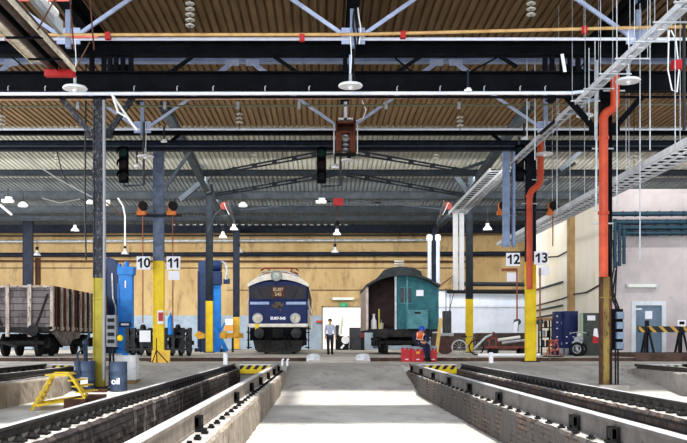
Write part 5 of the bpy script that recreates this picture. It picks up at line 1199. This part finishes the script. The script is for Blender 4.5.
# electric cabinet on the near right column
t = empty('switch_cabinet', P(617,350,25.2), 'black switch cabinet with blue grey boxes on the near right column', 'switchgear')
MB().bx(PX(611.5,25.2),PX(622.5,25.2),25.15,25.35,PZ(350,25.2),PZ(309,25.2)).build('back_plate', black, t)
for py in (312,322,332,342): MB().bx(PX(615,25.2),PX(622,25.2),25.0,25.15,PZ(py+7,25.2),PZ(py,25.2)).build('switch_box', mat('blue_grey_switch',(124,140,158),(104,118,136),scale=4), t, bevel=.01)
for px in (611,615.5,618): MB().cyl(P(px,350,25.2),P(px,386,25.2),.025,n=6).build('conduit', rubber, t)
MB().tube([P(617,309,25.2),P(613,300,25.2),P(612,285,25.2),P(610,250,25.2),P(609,215,25.2)],.03,6).build('cable', rubber, t); MB().tube([P(619,309,25.2),P(613,292,25.2),P(616,270,25.2)],.025,6).build('cable', rubber, t)
p = P(595.5,338,38.3); t = empty('jacket', p, 'white and red jacket hanging left of the near right column', 'jacket'); MB().prism([(p.x-.1,p.z+.1),(p.x-.06,p.z+.4),(p.x+.06,p.z+.42),(p.x+.12,p.z+.05),(p.x+.02,p.z-.1)],'Y',38.26,38.32).build('upper', paper, t); MB().prism([(p.x-.14,p.z-.22),(p.x-.1,p.z+.1),(p.x+.1,p.z+.02),(p.x+.1,p.z-.2)],'Y',38.25,38.32).build('lower', red, t)
# barrier
y = 36.6; zb0 = .22; bs = stripe_mat('barrier_stripes',(196,156,70),(38,34,36),2.2,('X','Z'),1.0,.36)
t = empty('barrier', (PX(662,y),y,zb0), 'black and yellow striped barrier on black trestles before the grey door', 'barrier')
MB().bx(PX(638.5,y),PX(700,y),y-.05,y-.01,PZ(332.3,y),PZ(326.3,y)).build('striped_beam', bs, t)
for px in (647,681):
    m = MB(); a = P(px,320.5,y)
    for dx, dy in ((-.19,-.25),(.19,-.25),(-.12,.3),(.12,.3)): m.bar(Vector((a.x+dx*.15,y,a.z-.2)),Vector((a.x+dx,y+dy,zb0)),.07,.07,(0,1,0))
    m.bx(a.x-.08,a.x+.08,y-.02,y+.04,PZ(333,y),a.z); m.build('trestle', rubber, t)
o = MB().bx(PX(677,y),PX(685,y),y-.09,y-.05,PZ(326.3,y),PZ(320,y)).build('small_plate', paper, t); MB().bx(PX(678.5,y),PX(683.5,y),y-.1,y-.09,PZ(324.5,y),PZ(321.5,y)).build('dark_band', rubber, o)
t = empty('wall_lamp', P(642,286,38.4), 'long pale tube lamp on the grey pink wall above the door', 'lamp'); MB().bx(PX(627,38.4),PX(656,38.4),38.35,38.5,PZ(287.5,38.4),PZ(284.2,38.4)).build('diffuser', mat('pale_tube',(216,224,216)), t, bevel=.02)
for px in (627,656): MB().bc(P(px,286,38.42),(.08,.17,.17)).build('end_cap', galv, t)
for i, (pts, yy) in enumerate((((P(613,240,38.3),P(614,268,38.3),P(611,285,38.3)),0),((PX(617,38.3)and P(617,262,38.3),P(615,300,38.3),P(617,330,38.3)),0))): tag(MB().tube(pts,.03,6).build('cable', rubber),('loose dark cable hanging beside the teal ducts','second loose dark cable near the corner of the grey pink wall')[i],'cable')
tag(MB().tube([(12.33,39.5,PZ(281.5,38.5)),(12.33,42,2.95),(12.33,44,2.98),(12.33,46,2.85),(12.33,52,2.7)],.035,6).build('wall_cable', wired),'dark cable looping along the cream side wall','cable')
tag(MB().tube([(12.33,45,5.2),(12.33,47,5.1),(12.33,49,5.25),(12.33,52,5.1)],.035,6).build('wall_cable', wired),'upper dark cable on the cream side wall','cable')
for z, l in ((2.0,'lower'),(2.4,'middle'),(3.6,'upper')): tag(MB().bar((12.3,46,z+.1),(12.3,52,z),.05,.1).build('wall_bracket', dark2),'%s grey bar on the far end of the cream wall'%l,'bar')
# gateway clutter and wall fittings
t = empty('exit_sign', P(344.5,305,65.8), 'small green emergency sign above the gateway', 'sign'); MB().bx(PX(339.5,65.8),PX(347.5,65.8),65.75,65.85,PZ(306.8,65.8),PZ(303,65.8)).build('panel', mat('sign_green',(40,160,110)), t); MB().bar(P(342,305,65.74),P(345,305,65.74),.1,.02).build('white_mark', paper, t)
t = empty('wall_lamp', P(345,298.5,65.6), 'tube lamp on the ochre wall above the gateway', 'lamp'); MB().bx(PX(333,65.6),PX(354,65.6),65.5,65.8,PZ(300,65.6),PZ(297.5,65.6)).build('diffuser', mat('pale_tube',(216,224,216)), t); MB().bx(PX(332,65.6),PX(333,65.6),65.5,65.9,PZ(300,65.6),PZ(297.5,65.6)).build('end_cap', galv, t)
t = empty('arrow_sign', P(319,321.5,65.8), 'small orange red arrow sign left of the gateway', 'sign'); x0, x1, zc = PX(315.5,65.8), PX(322,65.8), PZ(321.5,65.8); MB().prism([(x0,zc),(x0+.16,zc+.13),(x0+.16,zc+.07),(x1,zc+.07),(x1,zc-.07),(x0+.16,zc-.07),(x0+.16,zc-.13)],'Y',65.75,65.85).build('arrow', orange, t)
y = 63; bl_ = mat('charcoal_crate',(66,68,76),(54,56,62),scale=3)
for px0, px1, pyt, lab in ((349.5,361,327.5,'charcoal crate at the right of the gateway'),(352,362,339,'lower charcoal crate before the gateway right jamb')):
    yy = y if pyt < 330 else y-1.5; t = empty('crate', (PX((px0+px1)/2,yy),yy,.05), lab, 'crate'); MB().bx(PX(px0,yy),PX(px1,yy),yy,yy+.9,.1,PZ(pyt,yy)).build('box', bl_, t, bevel=.02)
    m = MB(); m.bx(PX(px0,yy),PX(px1,yy),yy-.03,yy+.93,.05,.12); m.build('skid', rubber, t)
t = empty('workshop_machine', (PX(342,61.5),61.5,.05), 'dark machine with white wheel in the gateway', 'machine'); x0, x1 = PX(335.5,61.5), PX(349,61.5)
MB().bx(x0,x1,61.5,62.3,.05,1.0).build('bed', rubber, t, bevel=.05); MB().bx(x0,x0+.3,61.5,62.3,1.0,1.75).build('headstock', bl_, t, bevel=.04); MB().lathe([(.05,-.06),(.24,-.06),(.28,0),(.24,.06),(.05,.06)],(PX(345.5,61.3),61.35,.72),'Y',20).build('hand_wheel', paper, t, smooth=True); MB().cyl((PX(340,61.4),61.45,1.1),(PX(342,61.4),61.45,2.3),.12,n=10).build('column', porc, t); MB().bar((PX(341,61.3),61.3,.15),(PX(344,61.3),61.3,.4),.14,.1,(0,1,0)).build('chute', paper, t)
t = empty('red_coach', (PX(363,60),60,.05), 'sliver of a dark red coach just left of the green carriage', 'coach'); MB().bx(PX(361,60),PX(364.5,60),60,60.6,.9,PZ(301,60)).build('body_end', mat('dark_red_coach',(116,46,44),(96,38,38),scale=3), t); MB().bx(PX(361,60),PX(364.5,60),60.05,60.5,.05,.9).build('support', rubber, t)

# ------------------------------------------------------------------ red tool crates and people
rc = mat('tool_crate_red',(196,36,44),(176,28,36),scale=3,rough=.4); gl = mat('grey_crate_lid',(150,164,172),(134,148,158),scale=4,rough=.5)
def crate(px0, px1, y, ht, lab, badge=False):
    x0, x1 = PX(px0,y), PX(px1,y); t = empty('tool_crate', ((x0+x1)/2,y,-.1), lab, 'crate', 'red tool crates with grey lids')
    MB().bx(x0+.01,x1-.01,y,y+.4,-.1,ht-.1).build('body', rc, t, bevel=.03); MB().prism([(x0-.01,ht-.1),(x1+.01,ht-.1),(x1-.02,ht-.02),(x1-.08,ht),(x0+.08,ht),(x0+.02,ht-.02)],'Y',y-.02,y+.42).build('lid', gl, t)
    for f in (.3,.7): MB().bc((x0+(x1-x0)*f,y-.02,ht-.12),(.05,.03,.1)).build('latch', gl, t)
    if badge: MB().bc((x0+(x1-x0)*.5,y-.012,ht-.24),(.13,.02,.09)).build('yellow_badge', mat('badge_yellow',(240,180,60)), t)
    MB().bc(((x0+x1)/2,y-.012,.0),(.12,.02,.04)).build('white_tag', paper, t)
crate(401.5,412.3,34.5,.54,'left red tool crate with grey lid'); crate(411.5,424.3,34.3,.5,'middle red tool crate with yellow badge, the worker sits on it',True); crate(428.5,437.3,34.4,.52,'right red tool crate beside the worker')

skin = mat('skin',(206,160,136),(196,148,124),scale=8,rough=.6)
def skinmesh(name, V, E, rad, m, parent, sub=2, root=0):
    me = bpy.data.meshes.new(name); off = wl_(parent); me.from_pydata([tuple(Vector(v)-off) for v in V], E, [])
    o = bpy.data.objects.new(name, me); C.objects.link(o); o.parent = parent
    md = o.modifiers.new('skin','SKIN'); md.use_smooth_shade = True; md.branch_smoothing = .4
    sv = me.skin_vertices[0].data
    for i, r in enumerate(rad): sv[i].radius = (r,r) if not isinstance(r, tuple) else r
    for i in range(len(V)): sv[i].use_root = (i == root)
    sb_ = o.modifiers.new('sub','SUBSURF'); sb_.levels = sub; sb_.render_levels = sub
    me.materials.append(m); return o
class Skel:
    def __init__(s): s.V = []; s.E = []; s.R = []
    def add(s, p, r, par=None):
        s.V.append(Vector(p)); s.R.append(r); i = len(s.V)-1
        if par is not None: s.E.append((par,i))
        return i
def person(root, J, cols, sc=1.0):
    "J: joint positions in world space"
    k = Skel()
    pel = k.add(J['pelvis'],.13*sc); sp = k.add(Vector(J['pelvis']).lerp(Vector(J['chest']),.5),.115*sc,pel); ch = k.add(J['chest'],.13*sc,sp)
    nk = k.add(J['neck'],.055*sc,ch); hd = k.add(J['head'],.09*sc,nk); ht = k.add(J['top'],.075*sc,hd)
    for s in 'LR':
        sh_ = k.add(J['sh'+s],.062*sc,ch); el = k.add(J['el'+s],.045*sc,sh_); wr = k.add(J['wr'+s],.03*sc,el)
        d = (Vector(J['wr'+s])-Vector(J['el'+s])).normalized(); pa = k.add(Vector(J['wr'+s])+d*.06*sc,.035*sc,wr)
        pal = Vector(J['wr'+s])+d*.085*sc
        side = d.cross(Vector((0,-1,0))); side = side.normalized() if side.length > .1 else Vector((1,0,0)); curl = side.cross(d).normalized()
        for i, (u, L_) in enumerate(((-.03,.07),(-.01,.08),(.01,.075),(.03,.055))):
            a = k.add(pal+side*u*sc,.011*sc,pa); b_ = k.add(pal+side*u*1.1*sc+d*L_*.55*sc+curl*.008*sc,.0095*sc,a); k.add(pal+side*u*1.1*sc+d*L_*sc+curl*.03*sc,.008*sc,b_)
        a = k.add(Vector(J['wr'+s])+d*.03*sc+side*.035*sc,.012*sc,wr); b_ = k.add(Vector(J['wr'+s])+d*.06*sc+side*.06*sc+curl*.015*sc,.011*sc,a); k.add(Vector(J['wr'+s])+d*.09*sc+side*.062*sc+curl*.03*sc,.009*sc,b_)
        hp = k.add(J['hp'+s],.095*sc,pel); kn = k.add(J['kn'+s],.06*sc,hp); an = k.add(J['an'+s],.04*sc,kn); k.add(J['to'+s],.035*sc,an)
    skinmesh('body',k.V,k.E,k.R,skin,root)
    q = Skel(); a0 = q.add(Vector(J['pelvis'])-(Vector(J['chest'])-Vector(J['pelvis']))*.06,.152*sc); a = q.add(Vector(J['pelvis'])+(Vector(J['chest'])-Vector(J['pelvis']))*.15,.15*sc,a0); b_ = q.add(Vector(J['pelvis']).lerp(Vector(J['chest']),.5),.14*sc,a); c = q.add(J['chest'],.15*sc,b_); q.add(Vector(J['chest']).lerp(Vector(J['neck']),.8),.075*sc,c)
    for s in 'LR':
        x = q.add(J['sh'+s],.082*sc,c); y_ = q.add(J['el'+s],.062*sc,x); q.add(Vector(J['el'+s]).lerp(Vector(J['wr'+s]),.92),.045*sc,y_)
    skinmesh('shirt',q.V,q.E,q.R,cols['shirt'],root)
    q = Skel(); a = q.add(J['pelvis'],.15*sc)
    for s in 'LR':
        x = q.add(J['hp'+s],.11*sc,a); y_ = q.add(J['kn'+s],.078*sc,x); q.add(Vector(J['kn'+s]).lerp(Vector(J['an'+s]),.97),.066*sc,y_)
    skinmesh('trousers',q.V,q.E,q.R,cols['trousers'],root)
    for s in 'LR':
        q = Skel(); a = q.add(Vector(J['an'+s])+Vector((0,0,.03)),.068*sc); b_ = q.add(Vector(J['an'+s]).lerp(Vector(J['to'+s]),.5),.062*sc,a); q.add(Vector(J['to'+s])+(Vector(J['to'+s])-Vector(J['an'+s])).normalized()*.04,.052*sc,b_); skinmesh('shoe',q.V,q.E,q.R,cols['shoe'],root)
    H, T = Vector(J['head']), Vector(J['top']); up = (T-H).normalized(); f = Vector(J['face']).normalized(); f = (f-up*f.dot(up)).normalized(); sd = f.cross(up).normalized()
    for s in (-1,1):
        MB().sph(H+f*.085*sc+sd*s*.033*sc+up*.03*sc,.013*sc).build('eye', rubber, root); MB().sph(H+sd*s*.092*sc+up*.015*sc,.025*sc,(.5,.8,1.2)).build('ear', skin, root, smooth=True)
    MB().cyl(H+f*.085*sc+up*.03*sc,H+f*.115*sc-up*.005*sc,.009*sc,.018*sc,8).build('nose', skin, root); MB().bar(H+f*.09*sc-up*.035*sc-sd*.022*sc,H+f*.09*sc-up*.035*sc+sd*.022*sc,.012*sc,.012*sc).build('mouth', mat('lips',(150,90,84)), root)
    return H, T, up, f, sd
# walking man
wx, wy = PX(330,42.5), 42.5; g = .05
man = empty('person', (wx,wy,g), 'person in pale blue shirt and dark trousers walking in the aisle', 'person')
v = lambda x, y, z: (wx+x, wy+y, g+z)
H, T, up, f, sd = person(man, dict(pelvis=v(0,0,.9),chest=v(0,-.02,1.28),neck=v(0,-.02,1.46),head=v(0,-.04,1.57),top=v(0,-.03,1.67),shL=v(-.17,0,1.38),elL=v(-.22,.05,1.1),wrL=v(-.22,-.06,.86),shR=v(.17,0,1.38),elR=v(.22,.02,1.1),wrR=v(.25,-.05,.87),
   hpL=v(-.09,0,.86),knL=v(-.09,-.12,.47),anL=v(-.08,-.14,.08),toL=v(-.08,-.32,.04),hpR=v(.09,0,.86),knR=v(.1,.02,.46),anR=v(.1,.2,.12),toR=v(.11,.04,.04),face=(0,-1,0)),
   dict(shirt=mat('pale_blue_shirt',(176,184,204),(160,170,192),scale=5,rough=.8),trousers=mat('dark_navy_trousers',(38,44,58),(30,34,46),scale=5,rough=.85),shoe=rubber))
MB().sph(H+up*.055+Vector((0,.015,0)),.098,(1,1.05,.75)).build('hair', mat('dark_hair',(50,44,42),(36,32,30),scale=20), man, smooth=True)
# seated worker
sx, sy = PX(418.5,34.35), 34.4; g = -.1
wk = empty('person', (sx,sy,.5), 'worker in blue helmet and orange vest sitting bent forward on red crates', 'person')
v = lambda x, y, z: (sx+x, sy+y, g+z)
nav = mat('navy_workwear',(36,44,74),(28,34,60),scale=5,rough=.85)
H, T, up, f, sd = person(wk, dict(pelvis=v(0,.05,.72),chest=v(.05,-.09,1.03),neck=v(.08,-.19,1.16),head=v(.1,-.27,1.2),top=v(.11,-.29,1.29),shL=v(-.15,-.1,1.07),elL=v(-.2,-.28,.84),wrL=v(.08,-.46,.76),shR=v(.26,-.1,1.06),elR=v(.36,-.3,.86),wrR=v(.22,-.48,.76),
   hpL=v(.0,.02,.69),knL=v(.2,-.38,.64),anL=v(.27,-.32,.16),toL=v(.26,-.5,.06),hpR=v(.12,.02,.69),knR=v(.34,-.34,.64),anR=v(.37,-.26,.16),toR=v(.39,-.44,.06),face=(-.2,-.9,-.5)),
   dict(shirt=nav,trousers=nav,shoe=rubber))
q = Skel(); a = q.add(v(0,.03,.76),.175); b_ = q.add(v(.03,-.03,.9),.175,a); c = q.add(v(.05,-.1,1.03),.185,b_); q.add(v(.07,-.15,1.12),.1,c)
for dx in (-.13,.23): q.add(v(dx,-.1,1.09),.1,c)
hv = mat('hi_vis_orange',(250,112,40),(238,96,32),scale=6,rough=.6); vs = skinmesh('hi_vis_vest',q.V,q.E,q.R,hv,wk)
rf = mat('reflective_tape',(226,228,214))
for x0 in (-.06,.16): MB().tube([v(x0,-.27,1.12),v(x0,-.285,1.03),v(x0-.02,-.24,.92),v(x0-.04,-.19,.82)],.014,6).build('reflective_stripe', rf, wk)
MB().tube([v(-.15,-.1,.87),v(-.1,-.2,.87),v(.03,-.24,.87),v(.14,-.2,.87),v(.2,-.1,.87)],.014,6).build('reflective_stripe', rf, wk)
hm = mat('helmet_blue',(40,86,190),(34,74,170),scale=4,rough=.3); c = H+up*.05
bm_ = MB(); bm_.lathe([(.145,-.01),(.135,0),(.118,.03),(.105,.08),(.07,.115),(0,.125)],(0,0,0),n=20)
o = bm_.build('helmet', hm, wk, smooth=True, free=True); o.location = c-wl_(wk); o.rotation_euler = (math.radians(18),0,0)
